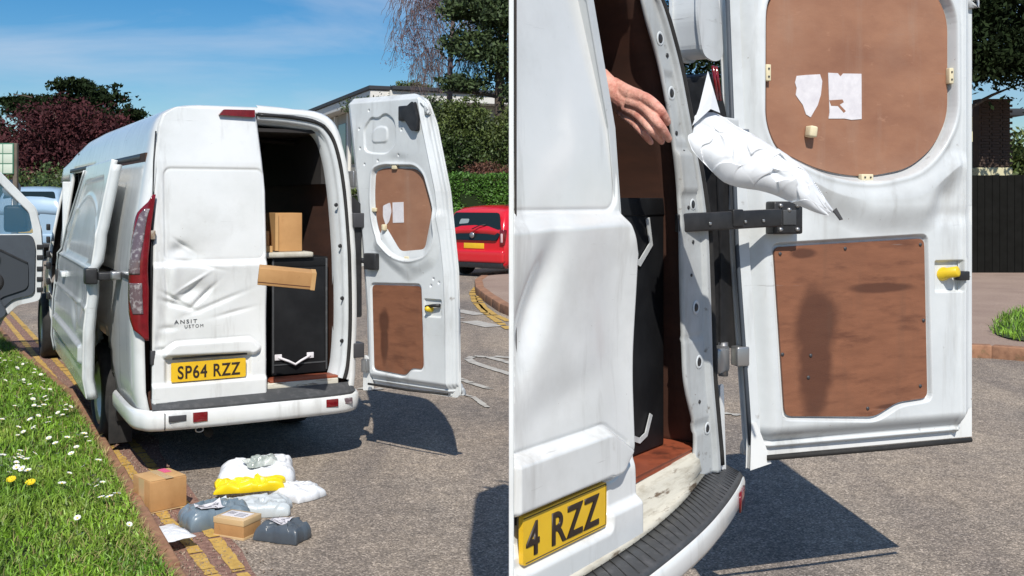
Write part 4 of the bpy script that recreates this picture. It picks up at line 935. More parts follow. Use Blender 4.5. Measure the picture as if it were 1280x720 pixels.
def vtube(name, off, y, rad, m, z0=.66, z1=2.38, n=8):
    return tube(name, [(float(np.interp(z, JZ, JO))+off, y+rear_lean(z), z) for z in np.linspace(z0, z1, 40)], rad, m, v2, n)
vtube('rubber_seal', .014, .010, .013, RUBBER); vtube('seal_lip', .036, .02, .012, RUBBER)
G = np.array([[(float(np.interp(z, JZ, JO))+o, y+rear_lean(z), z) for o, y in ((.036, .035), (.050, .025), (.068, .04), (.075, .10))] for z in np.linspace(.70, 2.38, 40)]); grid('post_flange', G, BLACKP, v2, thick=.004, flip=True)
# outer rear post, tail light and hinges, seen through the gap
slab('upper_post', rpoly([(0.583, 2.090), (0.667, 2.077), (0.733, 2.095), (0.713, 2.236), (0.667, 2.342), (0.546, 2.322), (0.546, 2.212)], .03), .05, .16, WHITE_IN, v2, bev=.01)
tl2 = slab('tail_light', rpoly([(0.728, 1.059), (0.917, 1.031), (0.917, 1.431), (0.888, 1.610), (0.769, 1.869), (0.688, 2.034), (0.643, 2.016), (0.695, 1.751), (0.728, 1.437)], .01), .05, .20, BLACKP, v2, bev=.006)
tube('red_lens_edge', [((0.913, 1.431)[0], .05, (0.913, 1.431)[1]), ((0.913, 1.059)[0], .05, (0.913, 1.059)[1])], .005, REDL, tl2, 6)
for dx in (0, 9): tube('red_lens_strip', [((0.622, 2.048)[0]+dx*.0028, .035, (0.622, 2.048)[1]), ((0.661, 1.931)[0]+dx*.0028, .035, (0.661, 1.931)[1])], .006, REDL, tl2, 6)
h1 = box('door_hinge', (0.545, 1.892)[0], (0.756, 1.906)[0], -.005, .06, 1.80, 1.87, WHITE_IN, v2, bev=.01)
box('hinge_knuckle', (0.756, 1.895)[0], (0.854, 1.902)[0], .0, .07, 1.80, 1.85, WHITE_IN, h1, bev=.006)
h2 = box('door_hinge', .645, .735, .02, .10, .97, 1.06, METAL, v2, bev=.01); lathe('hinge_pin', [(-.06, 0), (-.06, .018), (.06, .018), (.06, 0)], METAL, h2, axis='Z', n=12, loc=(.74, .05, 1.01))
slab('post_foot', rpoly([(.66, .55), (.70, .55), (.675, .93), (.655, .93)], .01), .02, .10, WHITE, v2, bev=.004)
# inside: lining, ceiling, and the flat closing side where this section of the van ends
zz_ = np.linspace(.72, 2.30, 40)
def wall_grid(name, off, y0, y1, m, zr, th): return grid(name, np.array([[(float(np.interp(z, JZ, JO))+off, y+rear_lean(z), z) for z in zr] for y in np.linspace(y0, y1, 6)]), m, v2, thick=th)
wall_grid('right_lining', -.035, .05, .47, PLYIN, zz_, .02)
wall_grid('wing_panel', .11, .10, .48, WHITE, np.linspace(.60, 2.30, 40), .01)
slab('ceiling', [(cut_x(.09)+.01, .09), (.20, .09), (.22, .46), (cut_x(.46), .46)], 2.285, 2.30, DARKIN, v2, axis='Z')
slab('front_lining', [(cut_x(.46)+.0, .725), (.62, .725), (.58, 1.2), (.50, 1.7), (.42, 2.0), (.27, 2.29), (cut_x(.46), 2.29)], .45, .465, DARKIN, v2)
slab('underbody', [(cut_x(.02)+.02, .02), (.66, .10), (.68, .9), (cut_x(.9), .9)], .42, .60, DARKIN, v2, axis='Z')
make_wheel(v2, .56, .72, .36, .2, 1)
sp_ = slab('closing_panel', [(2.52, .42), (3.36, .42), (3.36, 2.25), (2.52, 2.25)], -.0075, .0045, WHITE, None, axis='X', bev=.002)
sp_.parent = v2; sp_.matrix_parent_inverse = (Matrix.Translation(Vector(RO)) @ Matrix.Rotation(RT, 4, 'Z')).inverted()
slab('inner_lining', [(2.62, .76), (3.34, .76), (3.34, 2.23), (2.62, 2.23)], .0065, .012, DARKIN, sp_, axis='X')

# open door of the right van
HR = Vector((.804, 3.707)); OA = math.atan2(.353, 1.036)
wl = HR-Vector((RO[0], RO[1])); c_, s_ = math.cos(-RT), math.sin(-RT)
od2 = empty('open_rear_door', (wl.x*c_-wl.y*s_, wl.x*s_+wl.y*c_, 0), OA-RT); od2.parent = v2
upR = rpoly([(.135, 2.30), (.135, 1.86), (.18, 1.765), (.36, 1.69), (.556, 1.664), (.76, 1.70), (.875, 1.78), (.944, 1.90), (.944, 2.30), (.85, 2.42), (.25, 2.42)], [.1, .12, .12, .2, .2, .2, .12, .1, .1, .1, .1], 6)
loR = rpoly([(0.155, 1.409), (0.819, 1.433), (0.834, 0.822), (0.697, 0.815), (0.592, 0.767), (0.202, 0.794)], .028)
PR = dict(s=1.25, zb=.637, zt=2.50, xin=[(.6, .10), (.9, .085), (1.4, .050), (2.3, .010), (2.7, -.02)], xout=[(.6, 1.094), (2.7, 1.094)], corner=.16,
    up_rec=grow(upR, .016), lo_rec=grow(loR, .016), swoop=rpoly([(.17, 1.66), (.40, 1.56), (.55, 1.50), (.82, 1.50), (.98, 1.72), (.93, 1.72), (.72, 1.64), (.40, 1.64), (.24, 1.72)], .05),
    lockbox=rrect(.866, .995, 1.228, 1.345, .004), dents=[(.90, 1.60, .05, .06, .022), (.93, 1.52, .10, .03, .010), (.97, 1.0, .03, .12, .006), (.2, .70, .2, .02, .006)])
oi2 = door_inner(od2, 'inner_skin', PR, 420, 820)
upo = slab('upper_ply_panel', upR, .026, .036, PLY_UP, od2)
lpo = slab('lower_ply_panel', loR, .008, .016, PLY_R, od2)
tornp = [(.262, 2.035), (.30, 2.040), (.362, 2.045), (.372, 2.02), (.366, 1.97), (.352, 1.93), (.335, 1.905), (.322, 1.885), (.302, 1.895), (.288, 1.93), (.270, 1.95), (.258, 1.965), (.262, 1.99), (.255, 2.01)]
slab('torn_paper', tornp, .0235, .0258, PAPER, od2)
slab('paper_square', [(.398, 2.052), (.44, 2.052), (.452, 2.040), (.464, 2.052), (.545, 2.054), (.546, 1.884), (.50, 1.880), (.47, 1.884), (.40, 1.882), (.404, 1.905)], .0235, .0258, PAPER, od2)
slab('torn_gap', [(.402, 1.950), (.46, 1.955), (.466, 1.945), (.448, 1.935), (.475, 1.912), (.466, 1.905), (.44, 1.930), (.41, 1.930)], .0228, .0240, PLY_UP, od2)
box('hanging_tag', .290, .322, -.015, .024, 1.83, 1.872, FOAM, od2, bev=.008, rot=(0, R(8), 0), loc=(-.25, 0, .04))
def clip(x, z, horiz=True):
    a, b = (.026, .012) if horiz else (.010, .030)
    c = box('panel_clip', x-a, x+a, .004, .026, z-b, z+b, FOAM, od2, bev=.003); 
    for s1 in (-.4, .4): box('clip_screw', x+(s1*a*1.2 if horiz else 0)-.003, x+(s1*a*1.2 if horiz else 0)+.003, .001, .005, z+(0 if horiz else s1*b*1.2)-.003, z+(0 if horiz else s1*b*1.2)+.003, BADGE, c, bev=0)
clip(.558, 1.665); clip(.131, 2.04, False); clip(.946, 2.06, False)
for (x, z) in ((.18, 1.385), (.80, 1.41), (.815, 1.12), (.30, .93), (.19, 1.02), (.31, 1.01), (.46, 1.40), (.80, .87), (.56, .80)):
    lathe('panel_screw', [(-.003, 0), (-.003, .006), (0, .007)], BADGE, lpo, axis='Y', n=8, loc=(x, .007, z))
lathe('yellow_knob', [(-.075, 0), (-.075, .014), (-.072, .021), (-.03, .021), (-.02, .026), (0, .027)], YKNOB, od2, axis='Y', n=14, loc=(.913, .03, 1.292), rot=(R(-12), 0, R(22)))
box('lock_catch', .965, 1.012, -.020, .012, 1.27, 1.305, BLACKP, od2, bev=.004)
brk2 = box('strap_bracket', .115, .235, -.055, .004, 1.458, 1.575, BLACKP, od2, bev=.008)
for (x, z) in ((.14, 1.56), (.21, 1.56), (.14, 1.475), (.21, 1.475), (.175, 1.545)): lathe('bracket_bolt', [(-.008, 0), (-.008, .007), (0, .008)], METAL, brk2, axis='Y', n=8, loc=(x, -.055, z))
box('bracket_recess', .150, .205, -.060, -.05, 1.49, 1.545, STEPPAD, brk2, bev=.004)
slab('outer_skin', [(.10, .65), (1.090, .65), (1.090, 2.40), (1.02, 2.49), (.0, 2.49), (.03, 1.6), (.08, .95)], .062, .085, WHITE, od2, bev=.006)
slab('hinge_side_edge', [(.10, .665), (.085, .9), (.05, 1.4), (.01, 2.3), (.0, 2.49), (-.04, 2.49), (-.035, 2.3), (.015, 1.4), (.055, .9), (.072, .665)], .012, .07, WHITE_IN, od2, bev=.006)
tube('seal_strip', [(.062, .015, .70), (.045, .012, .9), (.005, .012, 1.4), (-.035, .01, 2.3)], .008, GREYTRIM, od2, 6)
slab('lower_corner_cover', [(.055, .615), (.135, .632), (.11, .70), (.075, .78), (.06, .78)], .0, .03, WHITE, od2, bev=.003)
for zz in (1.80, 1.02): box('hinge_leaf', .0, .05, .0, .05, zz-.035, zz+.035, METAL, od2, bev=.006)
tube('bottom_seal', [(.12, -.004, .652), (.6, -.010, .650), (1.03, -.004, .650)], .010, RUBBER, od2, 8)
tube('bottom_seal', [(.04, -.004, .452), (.4, -.008, .452), (.72, -.004, .462)], .007, RUBBER, od, 8)
# strap bar across the gap
a_ = Vector((0.542, 3.420, 1.504)); b_ = Vector((0.943, 3.660, 1.518)); dd = b_-a_
cb = box('check_bar', 0, dd.length, -.012, .012, -.031, .031, BLACKP, None, bev=.006, loc=a_, rot=(0, -math.asin(dd.z/dd.length), math.atan2(dd.y, dd.x)))
cb.parent = v2; cb.matrix_parent_inverse = (Matrix.Translation(Vector(RO)) @ Matrix.Rotation(RT, 4, 'Z')).inverted()
for f in (.28, .62, .80): box('bar_bolt', dd.length*f-.005, dd.length*f+.005, -.018, -.012, -.012, -.002, METAL, cb, bev=.002)
box('bar_joint', dd.length*.50, dd.length*.60, -.017, .014, -.022, .036, BLACKP, cb, bev=.004)

# black case in the right van
c2 = empty('equipment_case', RO, RT, 'narrow black case with white straps standing inside the close up van opening', 'case')
xa = (0.460, 1.170)[0]
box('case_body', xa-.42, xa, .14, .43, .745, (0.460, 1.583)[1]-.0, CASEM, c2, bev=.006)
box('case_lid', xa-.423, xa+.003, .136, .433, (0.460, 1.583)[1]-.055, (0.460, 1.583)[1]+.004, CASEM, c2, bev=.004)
def ribbon(name, pts, wd, y, m, parent):
    P = [Vector(p) for p in pts]; V = []
    L, Rr = [], []
    for i, p in enumerate(P):
        d = (P[min(i+1, len(P)-1)]-P[max(i-1, 0)]).normalized(); n = Vector((d.y, -d.x)); L.append(p+n*wd/2); Rr.append(p-n*wd/2)
    return slab(name, [tuple(p) for p in L+Rr[::-1]], y-.004, y, m, parent)
STR = mat('worn_white_strap', (.55, .57, .57), .6, c2=(.40, .41, .41), scale=30)
ribbon('white_strap', [(0.333, 1.519), (0.356, 1.433), (0.279, 1.373), (0.210, 1.397)], .022, .136, STR, c2)
ribbon('white_strap', [(0.356, 0.866), (0.322, 0.805), (0.279, 0.792), (0.221, 0.813)], .018, .136, STR, c2)

# ------------------------------------------------------------------ the hand reaching out (person standing inside the van)
def skin_obj(name, verts, edges, radii, m, parent=None, sub=2):
    me = bpy.data.meshes.new(name); me.from_pydata([tuple(v) for v in verts], edges, []); o = link(name, me, m, parent, True)
    md = o.modifiers.new('skin', 'SKIN'); md.use_smooth_shade = True
    sk = me.skin_vertices[0].data
    for i, r_ in enumerate(radii): sk[i].radius = (r_, r_) if not isinstance(r_, tuple) else r_
    sk[0].use_root = True
    s = o.modifiers.new('sub', 'SUBSURF'); s.levels = sub; s.render_levels = sub
    return o
person = empty('person', (.62, 3.72, .76), 0, 'person in dark clothing reaching one bare hand out of the close up van', 'person')
# palm as one closed surface with the five fingers growing from it: voxel-merged skin chains
def hand_mesh():
    mb = bpy.data.metaballs.new('hand_mb'); 
    bpy.data.metaballs.remove(mb)
    chains = [
        # (points, radii)
        ([(0.277, 3.340, 1.971), (0.320, 3.300, 1.925), (0.356, 3.260, 1.891), (0.384, 3.220, 1.867)], [.040, .036, .036, .030]),      # wrist to palm centre
        ([(0.289, 3.360, 1.937), (0.336, 3.310, 1.886), (0.366, 3.260, 1.851)], [.030, .028, .024]),                           # heel of the hand
        ([(0.322, 3.320, 1.948), (0.360, 3.250, 1.915), (0.391, 3.200, 1.898)], [.026, .026, .022]),                              # thumb-side edge of palm
        ([(0.367, 3.220, 1.902), (0.405, 3.170, 1.890), (0.437, 3.120, 1.858), (0.457, 3.130, 1.833), (0.471, 3.150, 1.815)], [.022, .0190, .0155, .0145, .0115]),   # index
        ([(0.362, 3.220, 1.885), (0.400, 3.170, 1.863), (0.431, 3.110, 1.817), (0.454, 3.120, 1.789), (0.475, 3.150, 1.764)], [.021, .0185, .0152, .0140, .0112]),     # middle
        ([(0.354, 3.240, 1.869), (0.388, 3.190, 1.840), (0.414, 3.130, 1.797), (0.435, 3.140, 1.776), (0.456, 3.170, 1.758)], [.020, .0178, .0145, .0132, .0105]),     # ring
        ([(0.347, 3.270, 1.854), (0.374, 3.220, 1.823), (0.395, 3.170, 1.790), (0.411, 3.180, 1.773), (0.427, 3.200, 1.757)], [.018, .0160, .0130, .0118, .0092]),  # little
        ([(0.360, 3.300, 1.915), (0.405, 3.290, 1.884), (0.434, 3.280, 1.847), (0.449, 3.280, 1.822)], [.022, .0185, .0155, .0125]),       # thumb, folded behind
    ]
    V = []; F = []
    for pts, rad in chains:
        pts = [Vector(p) for p in pts]
        # resample smoothly and place spheres-like rings
        fine = []; fr = []
        for i in range(len(pts)-1):
            a, b, c, d = pts[max(i-1, 0)], pts[i], pts[i+1], pts[min(i+2, len(pts)-1)]
            for k in range(6):
                t = k/6; fine.append(.5*((2*b)+(-a+c)*t+(2*a-5*b+4*c-d)*t*t+(-a+3*b-3*c+d)*t**3)); fr.append(rad[i]+(rad[i+1]-rad[i])*t)
        fine.append(pts[-1]); fr.append(rad[-1])
        d = (fine[-1]-fine[-2]).normalized()
        for k in (.45, .75, .92, .995): fine.append(pts[-1]+d*rad[-1]*k); fr.append(rad[-1]*math.sqrt(max(1-k*k, .004)))
        base = len(V); n = 14
        for i, p in enumerate(fine):
            dd_ = (fine[min(i+1, len(fine)-1)]-fine[max(i-1, 0)]).normalized(); u = dd_.cross(Vector((0, 1, 0))).normalized(); v = dd_.cross(u)
            for k in range(n): t = 2*math.pi*k/n; V.append(p+fr[i]*(u*math.cos(t)+v*math.sin(t)*.92))
        m_ = len(fine)
        for i in range(m_-1):
            for k in range(n): F.append((base+i*n+k, base+i*n+(k+1) % n, base+(i+1)*n+(k+1) % n, base+(i+1)*n+k))
        F.append(tuple(base+k for k in reversed(range(n)))); F.append(tuple(base+(m_-1)*n+k for k in range(n)))
    return raw('hand', V, F)
hm = hand_mesh(); hand = link('hand', hm, SKIN, None, True)
bm = bmesh.new(); bm.from_mesh(hm); bmesh.ops.recalc_face_normals(bm, faces=bm.faces); bm.to_mesh(hm); bm.free()
md = hand.modifiers.new('merge', 'REMESH'); md.mode = 'VOXEL'; md.voxel_size = .0024; md.use_smooth_shade = True
md = hand.modifiers.new('soft', 'SMOOTH'); md.factor = .5; md.iterations = 5
hand.parent = person; hand.matrix_parent_inverse = Matrix.Translation(Vector((.62, 3.72, .76))).inverted()
def wchild(o, parent): o.parent = parent; o.matrix_parent_inverse = Matrix.Translation(Vector((.62, 3.72, .76))).inverted(); return o
# sleeve, body and head behind the closed door
slv = wchild(skin_obj('clothing', [(.275, 3.38, 1.965), (.24, 3.42, 1.95), (.20, 3.46, 1.90), (.17, 3.46, 1.82), (.17, 3.44, 1.70), (.18, 3.42, 1.60)],
    [(3, 2), (2, 1), (1, 0), (3, 4), (4, 5)], [.040, .046, .055, .085, .105, .10], CLOTH), person)
wchild(skin_obj('head', [(.17, 3.45, 1.92), (.165, 3.43, 1.99), (.16, 3.42, 2.06), (.16, 3.42, 2.12)], [(0, 1), (1, 2), (2, 3)], [.045, .062, .075, .055], SKIN), person)

# the right van is modelled only as far as its closing panel: trim everything there
bpy.context.view_layer.update()
def trim_all(root):
    for o in root.children_recursive:
        if o.type != 'MESH' or o.name.startswith(('closing_panel', 'inner_lining')): continue
        mw = o.matrix_world; inv = mw.inverted(); co = inv @ Vector((.0046, 3, 1)); no = (mw.to_3x3().transposed() @ Vector((1, 0, 0))).normalized()
        if min((mw @ v.co).x for v in o.data.vertices) > .0046: continue
        if any(m_.type == 'SOLIDIFY' for m_ in o.modifiers):
            me_ = bpy.data.meshes.new_from_object(o.evaluated_get(bpy.context.evaluated_depsgraph_get())); o.modifiers.clear(); o.data = me_
        bm = bmesh.new(); bm.from_mesh(o.data); res = bmesh.ops.bisect_plane(bm, geom=bm.verts[:]+bm.edges[:]+bm.faces[:], plane_co=co, plane_no=no, clear_inner=True)
        if not o.modifiers:
            es = [e for e in res['geom_cut'] if isinstance(e, bmesh.types.BMEdge)]
            if es: bmesh.ops.holes_fill(bm, edges=es)
        bm.to_mesh(o.data); bm.free()
trim_all(v2); trim_all(c2)

# ------------------------------------------------------------------ soft parcels
def pillow(name, L, W, H, m, loc, rz, seed=1, wr=.012, nx=110, ny=80, tilt=(0, 0), flat=.6, sharp=2.6, wn=5, hem=.0, cr=.30, f0=.9, fg=1.35, nfac=22, kf=260):
    if sharp >= 3.9: flat, sharp, H = .30, 6.0, H*.92; wr = wr*1.25
    """soft mailer: puffed, creased; sits on z=0 of its own frame"""
    u = np.linspace(-1, 1, nx); v = np.linspace(-1, 1, ny); U, V_ = np.meshgrid(u, v, indexing='ij')
    env = np.clip(1-np.abs(U)**sharp, 0, 1)**flat*np.clip(1-np.abs(V_)**sharp, 0, 1)**flat
    r_ = np.random.default_rng(seed); wrk = np.zeros_like(U)
    wu = U*L/.3+.10*np.sin(V_*2.3+seed)+.05*np.sin(V_*6+seed*3); wv = V_*W/.3+.10*np.sin(U*2.9+seed*2)+.04*np.sin(U*7+seed)
    for k in range(wn):
        a = r_.uniform(0, math.pi); f = r_.uniform(.8, 1.6)*f0*fg**k; ph = r_.uniform(0, 1); cu, cv = r_.uniform(-.8, .8, 2)
        t_ = (wu*math.cos(a)+wv*math.sin(a))*f+ph+.25*np.sin((wu*math.sin(a)-wv*math.cos(a))*f*1.3+ph*9); tri_ = np.abs((t_ % 1)-.5)*2
        m_k = .35+.65*np.exp(-((U-cu)**2+(V_-cv)**2)/.35); wrk += m_k*(tri_**r_.uniform(.8, 2.2)-.45)*2.2/1.28**k
    nf = nfac; px_ = r_.uniform(-1, 1, (nf, 2))*np.array([L/W, 1.0]); gr = r_.normal(size=(nf, 2))*1.25; c0 = r_.uniform(-.5, .5, nf)
    A_ = U*L/W+.06*np.sin(V_*7+seed); B_ = V_+.06*np.sin(U*9+seed*2); D_ = (A_[..., None]-px_[:, 0])**2+(B_[..., None]-px_[:, 1])**2; Wt = np.exp(-(D_-D_.min(-1, keepdims=True))*kf); Wt /= Wt.sum(-1, keepdims=True)
    fac = (Wt*(c0+gr[:, 0]*(A_[..., None]-px_[:, 0])+gr[:, 1]*(B_[..., None]-px_[:, 1]))).sum(-1); wrk = wrk*.45+fac*1.0
    edge = 1+.05*np.sin(U*3+seed)+.03*np.sin(V_*5+seed*2)
    X = U*L/2*(1+.035*np.sin(V_*4+seed)+.02*np.abs(np.sin(V_*6+seed*2))); Y = V_*W/2*(1+.04*np.sin(U*5+seed*1.7)+.035*np.abs(np.sin(U*4+seed)))
    # corners pull outwards, sides pull in where the bag is full
    X *= 1-.04*(1-V_**2); Y *= 1-.05*(1-U**2); X, Y = X*np.sqrt(1-cr*V_**4*.5), Y*np.sqrt(1-cr*U**4*.5)
    T = H*env+wr*wrk*(.25+.75*env**.5); B = .10*H*env*0
    T = np.maximum(T, .004)+hem*(np.abs(U)**10+np.abs(V_)**10)
    top = np.stack([X, Y, T], -1); bot = np.stack([X*.985, Y*.985, np.zeros_like(T)+.002], -1)
    Vt = np.concatenate([top.reshape(-1, 3), bot.reshape(-1, 3)]); I = np.arange(nx*ny).reshape(nx, ny)
    F1 = np.stack([I[:-1, :-1], I[1:, :-1], I[1:, 1:], I[:-1, 1:]], -1).reshape(-1, 4); F2 = F1[:, ::-1]+nx*ny
    ring = list(I[:, 0])+list(I[-1, 1:])+list(I[::-1, -1][1:])+list(I[0, ::-1][1:-1]); ring = np.array(ring); nxr = np.roll(ring, -1)
    F3 = np.stack([nxr, ring, ring+nx*ny, nxr+nx*ny], -1)
    me = fast(name, Vt, np.concatenate([F1, F2, F3])); o = link(name, me, m, None, True, loc, (R(tilt[0]), R(tilt[1]), R(rz)))
    def label(nm, u0, u1, v0, v1, mm, lift=.0025, parent=None, rot=0):
        k = 5; uu = np.linspace(u0, u1, k); vv = np.linspace(v0, v1, k); Gd = np.zeros((k, k, 3))
        for i, a in enumerate(uu):
            for j, b in enumerate(vv):
                uc, vc = (u0+u1)/2, (v0+v1)/2; a2 = uc+(a-uc)*math.cos(rot)-(b-vc)*W/L*math.sin(rot); b2 = vc+(a-uc)*L/W*math.sin(rot)+(b-vc)*math.cos(rot)
                fi = (a2+1)/2*(nx-1); fj = (b2+1)/2*(ny-1); i0 = int(np.clip(fi, 0, nx-2)); j0 = int(np.clip(fj, 0, ny-2)); fx, fy = fi-i0, fj-j0
                p = top[i0, j0]*(1-fx)*(1-fy)+top[i0+1, j0]*fx*(1-fy)+top[i0, j0+1]*(1-fx)*fy+top[i0+1, j0+1]*fx*fy; Gd[i, j] = p+np.array([0, 0, lift])
        return grid(nm, Gd, mm, parent or o, flip=False)
    return o, label
def label_print(label, u0, u1, v0, v1, parent, rot=0, barcode=True):
    """paper label with barcode bars and grey text lines"""
    lab = label('paper_label', u0, u1, v0, v1, PAPER, .003, None, rot); return lab
def bar_mat():
    m = mat('label_print', (.74, .72, .74), .7); nt = m.node_tree; n = nt.nodes; l = nt.links; b = n['Principled BSDF']
    tc = n.new('ShaderNodeTexCoord'); sep = n.new('ShaderNodeSeparateXYZ'); l.new(tc.outputs['UV'], sep.inputs['Vector'])
    return m

# big carton
cart = empty('cardboard_carton', ((-1.804, 5.294)[0], (-1.804, 5.294)[1]+.04, 0), R(6), 'large taped cardboard carton on the yellow lines beside the kerb', 'carton')
cb_ = box('carton_body', -.135, .135, -.13, .15, 0, .195, CARD, cart, bev=.006); cart.scale = (.72, .70, .86)
box('carton_flap', -.134, .134, -.1345, -.130, .020, .19, CARD, cart, bev=.001)
box('carton_flap', -.133, .005, -.128, .148, .1955, .1985, CARDB, cart, bev=.001); box('carton_flap', .009, .133, -.128, .148, .1955, .1985, CARDB, cart, bev=.001)
box('tape_strip', -.022, .036, -.137, .150, .1990, .2004, TAPE, cart, bev=0); box('pink_tape', .045, .10, .03, .148, .1990, .2002, PINK, cart, bev=0)
box('tape_strip', -.1368, -.1356, -.04, .05, .0, .195, TAPE, cart, bev=0); box('bottom_crease', -.134, .137, -.1368, -.1345, .012, .018, TAPE, cart, bev=0)
cart.rotation_euler = (0, 0, R(44))
# small labelled carton
sm = empty('cardboard_carton', ((-1.297, 4.844)[0], (-1.297, 4.844)[1]+.07, 0), R(-24), 'small cardboard carton with a white label, in front of the grey parcels', 'carton'); sm.scale = (.86, .86, .95)
box('carton_body', -.100, .100, -.075, .075, 0, .095, CARD, sm, bev=.004)
box('tape_strip', -.102, .102, -.077, .077, .068, .0965, TAPE, sm, bev=.001); box('tape_strip', -.102, .102, -.077, .077, -.0, .012, TAPE, sm, bev=.001)
lb = box('paper_label', -.082, .070, -.035, .055, .0965, .0980, PAPER, sm, bev=0)
for k in range(7): box('printed_bar', -.074+k*.007, -.071+k*.007, .0, .040, .0980, .0984, PRINT, lb, bev=0)
for k in range(3): box('printed_line', -.01, .055, -.02+k*.02, -.014+k*.02, .0980, .0984, PRINT, lb, bev=0)

def lab_on(fn, u0, u1, v0, v1, rot=0., n=3):
    lab = fn('paper_label', u0, u1, v0, v1, PAPER, .009, None, rot)
    du, dv = u1-u0, v1-v0
    if rot == 0:
        for k in range(6): fn('printed_bar', u0+du*(.08+.045*k), u0+du*(.10+.045*k), v0+dv*.45, v0+dv*.88, PRINT, .0106, lab)
        for k in range(n): fn('printed_line', u0+du*.45, u0+du*.9, v0+dv*(.30+.18*k), v0+dv*(.35+.18*k), PRINT, .0106, lab)
        fn('printed_line', u0+du*.1, u0+du*.8, v0+dv*.15, v0+dv*.21, PRINT, .0106, lab)
    return lab
def at(g, dy=0., z=0.): return (g[0], g[1]+dy, z)
bw, l_ = pillow('parcel_bag', .42, .27, .135, BAGW, at((-1.423, 5.674), .13), 14, 3, .010, sharp=4, tilt=(10, -3))
tag(bw, 'biggest white plastic parcel bag, at the back of the heap', 'parcel')
cf, _l = pillow('film_wrapper', .19, .11, .03, BAGG, at((-1.391, 5.721), .05, .125), 38, 17, .014, tilt=(14, 0))
tag(cf, 'crumpled clear grey film wrapper lying on the biggest white bag', 'wrapper')
yb_, l_ = pillow('parcel_bag', .37, .115, .055, BAGY, at((-1.398, 5.492), .05, .045), 9, 5, .009, tilt=(12, -2), sharp=4)
tag(yb_, 'bright yellow parcel bag lying across the heap', 'parcel')
wr_, l_ = pillow('parcel_bag', .26, .21, .065, BAGW, at((-1.142, 5.477), .07), -38, 8, .007, sharp=4)
tag(wr_, 'white padded parcel at the right of the heap', 'parcel')
pg, l_ = pillow('parcel_bag', .40, .20, .075, BAGP, at((-1.318, 5.161), .09), 8, 11, .009, sharp=4)
tag(pg, 'pale grey parcel bag in the middle of the heap under the yellow one', 'parcel')
bb_, l_ = pillow('parcel_bag', .33, .23, .100, BAGB, at((-1.457, 4.985), .11), 34, 14, .010, sharp=4, wn=4)
tag(bb_, 'blue grey parcel bag with a white label at the left of the heap', 'parcel'); lab_on(l_, -.60, .18, -.75, .10)
dg, l_ = pillow('parcel_bag', .24, .16, .080, BAGD, at((-1.069, 4.777), .08), -20, 19, .008, sharp=4.2, wn=4)
tag(dg, 'dark grey parcel bag with a white label, nearest at the right', 'parcel'); lab_on(l_, -.66, .25, -.45, .70)
we, l_ = pillow('mailing_envelope', .25, .14, .022, BAGW, at((-1.555, 4.689), .05, .06), -48, 23, .0025)
tag(we, 'flat white envelope on the kerb at the edge of the grass', 'envelope')

# flying carton by the left van
fc = empty('cardboard_box', (-1.217, 5.620, 1.163), 0, 'flat brown cardboard box flying through the air in front of the whole van', 'box')
fc.rotation_euler = (R(6), R(6.5), R(14))
box('carton_body', -.150, .150, -.06, .06, -.046, .046, CARD, fc, bev=.003)
box('tape_strip', .128, .1515, -.0615, .0615, -.047, .047, CARDB, fc, bev=0)
box('box_seam', -.150, .127, -.0612, -.0600, -.032, -.028, STAIN, fc, bev=0)

# flying white mailer by the open door of the right van
fl_, l_ = pillow('parcel_bag', .48, .172, .060, BAGW, (0, 0, 0), 0, 31, .0085, nx=280, ny=160, wn=4, f0=.7, fg=1.45, nfac=30, kf=300, sharp=3.0, flat=.7, cr=.75)
me = fl_.data; co = np.empty(len(me.vertices)*3, np.float32); me.vertices.foreach_get('co', co); co = co.reshape(-1, 3)
uu = co[:, 0]/.25; co[:, 1] *= np.interp(uu, [-1, -.8, -.3, .4, 1], [.80, 1.0, 1.0, .70, .16]); co[:, 2] *= np.interp(uu, [-1, -.6, .3, 1], [.5, 1, .9, .35]); co[:, 1] += .010*np.sin(uu*5)
me.vertices.foreach_set('co', co.ravel()); me.update()
pa, pb = Vector((0.525, 3.020, 1.789)), Vector((0.917, 2.980, 1.552)); dv = (pb-pa)
fl_.location = (pa+pb)/2; X_ = dv.normalized(); Z_ = Vector((.1, -1, .22)).normalized(); Y_ = Z_.cross(X_).normalized(); Z_ = X_.cross(Y_)
fl_.rotation_euler = Matrix((X_, Y_, Z_)).transposed().to_euler()
tag(fl_, 'white plastic mailing bag flying out of the close up van past the open door', 'parcel')
tailp = link('bag_flap', raw('bag_flap', [(-.235, .0, .012), (-.185, .075, .02), (-.278, .165, .03), (-.215, .06, .045), (-.245, .055, .02), (-.238, .12, .04)], [(0, 3, 5, 4), (3, 1, 5), (1, 2, 5), (5, 2, 4)]), BAGW, fl_)
slab('bag_tip', [(.232, -.004), (.262, -.018), (.268, -.012), (.236, .008)], .004, .010, BLACKP, fl_, axis='Z')
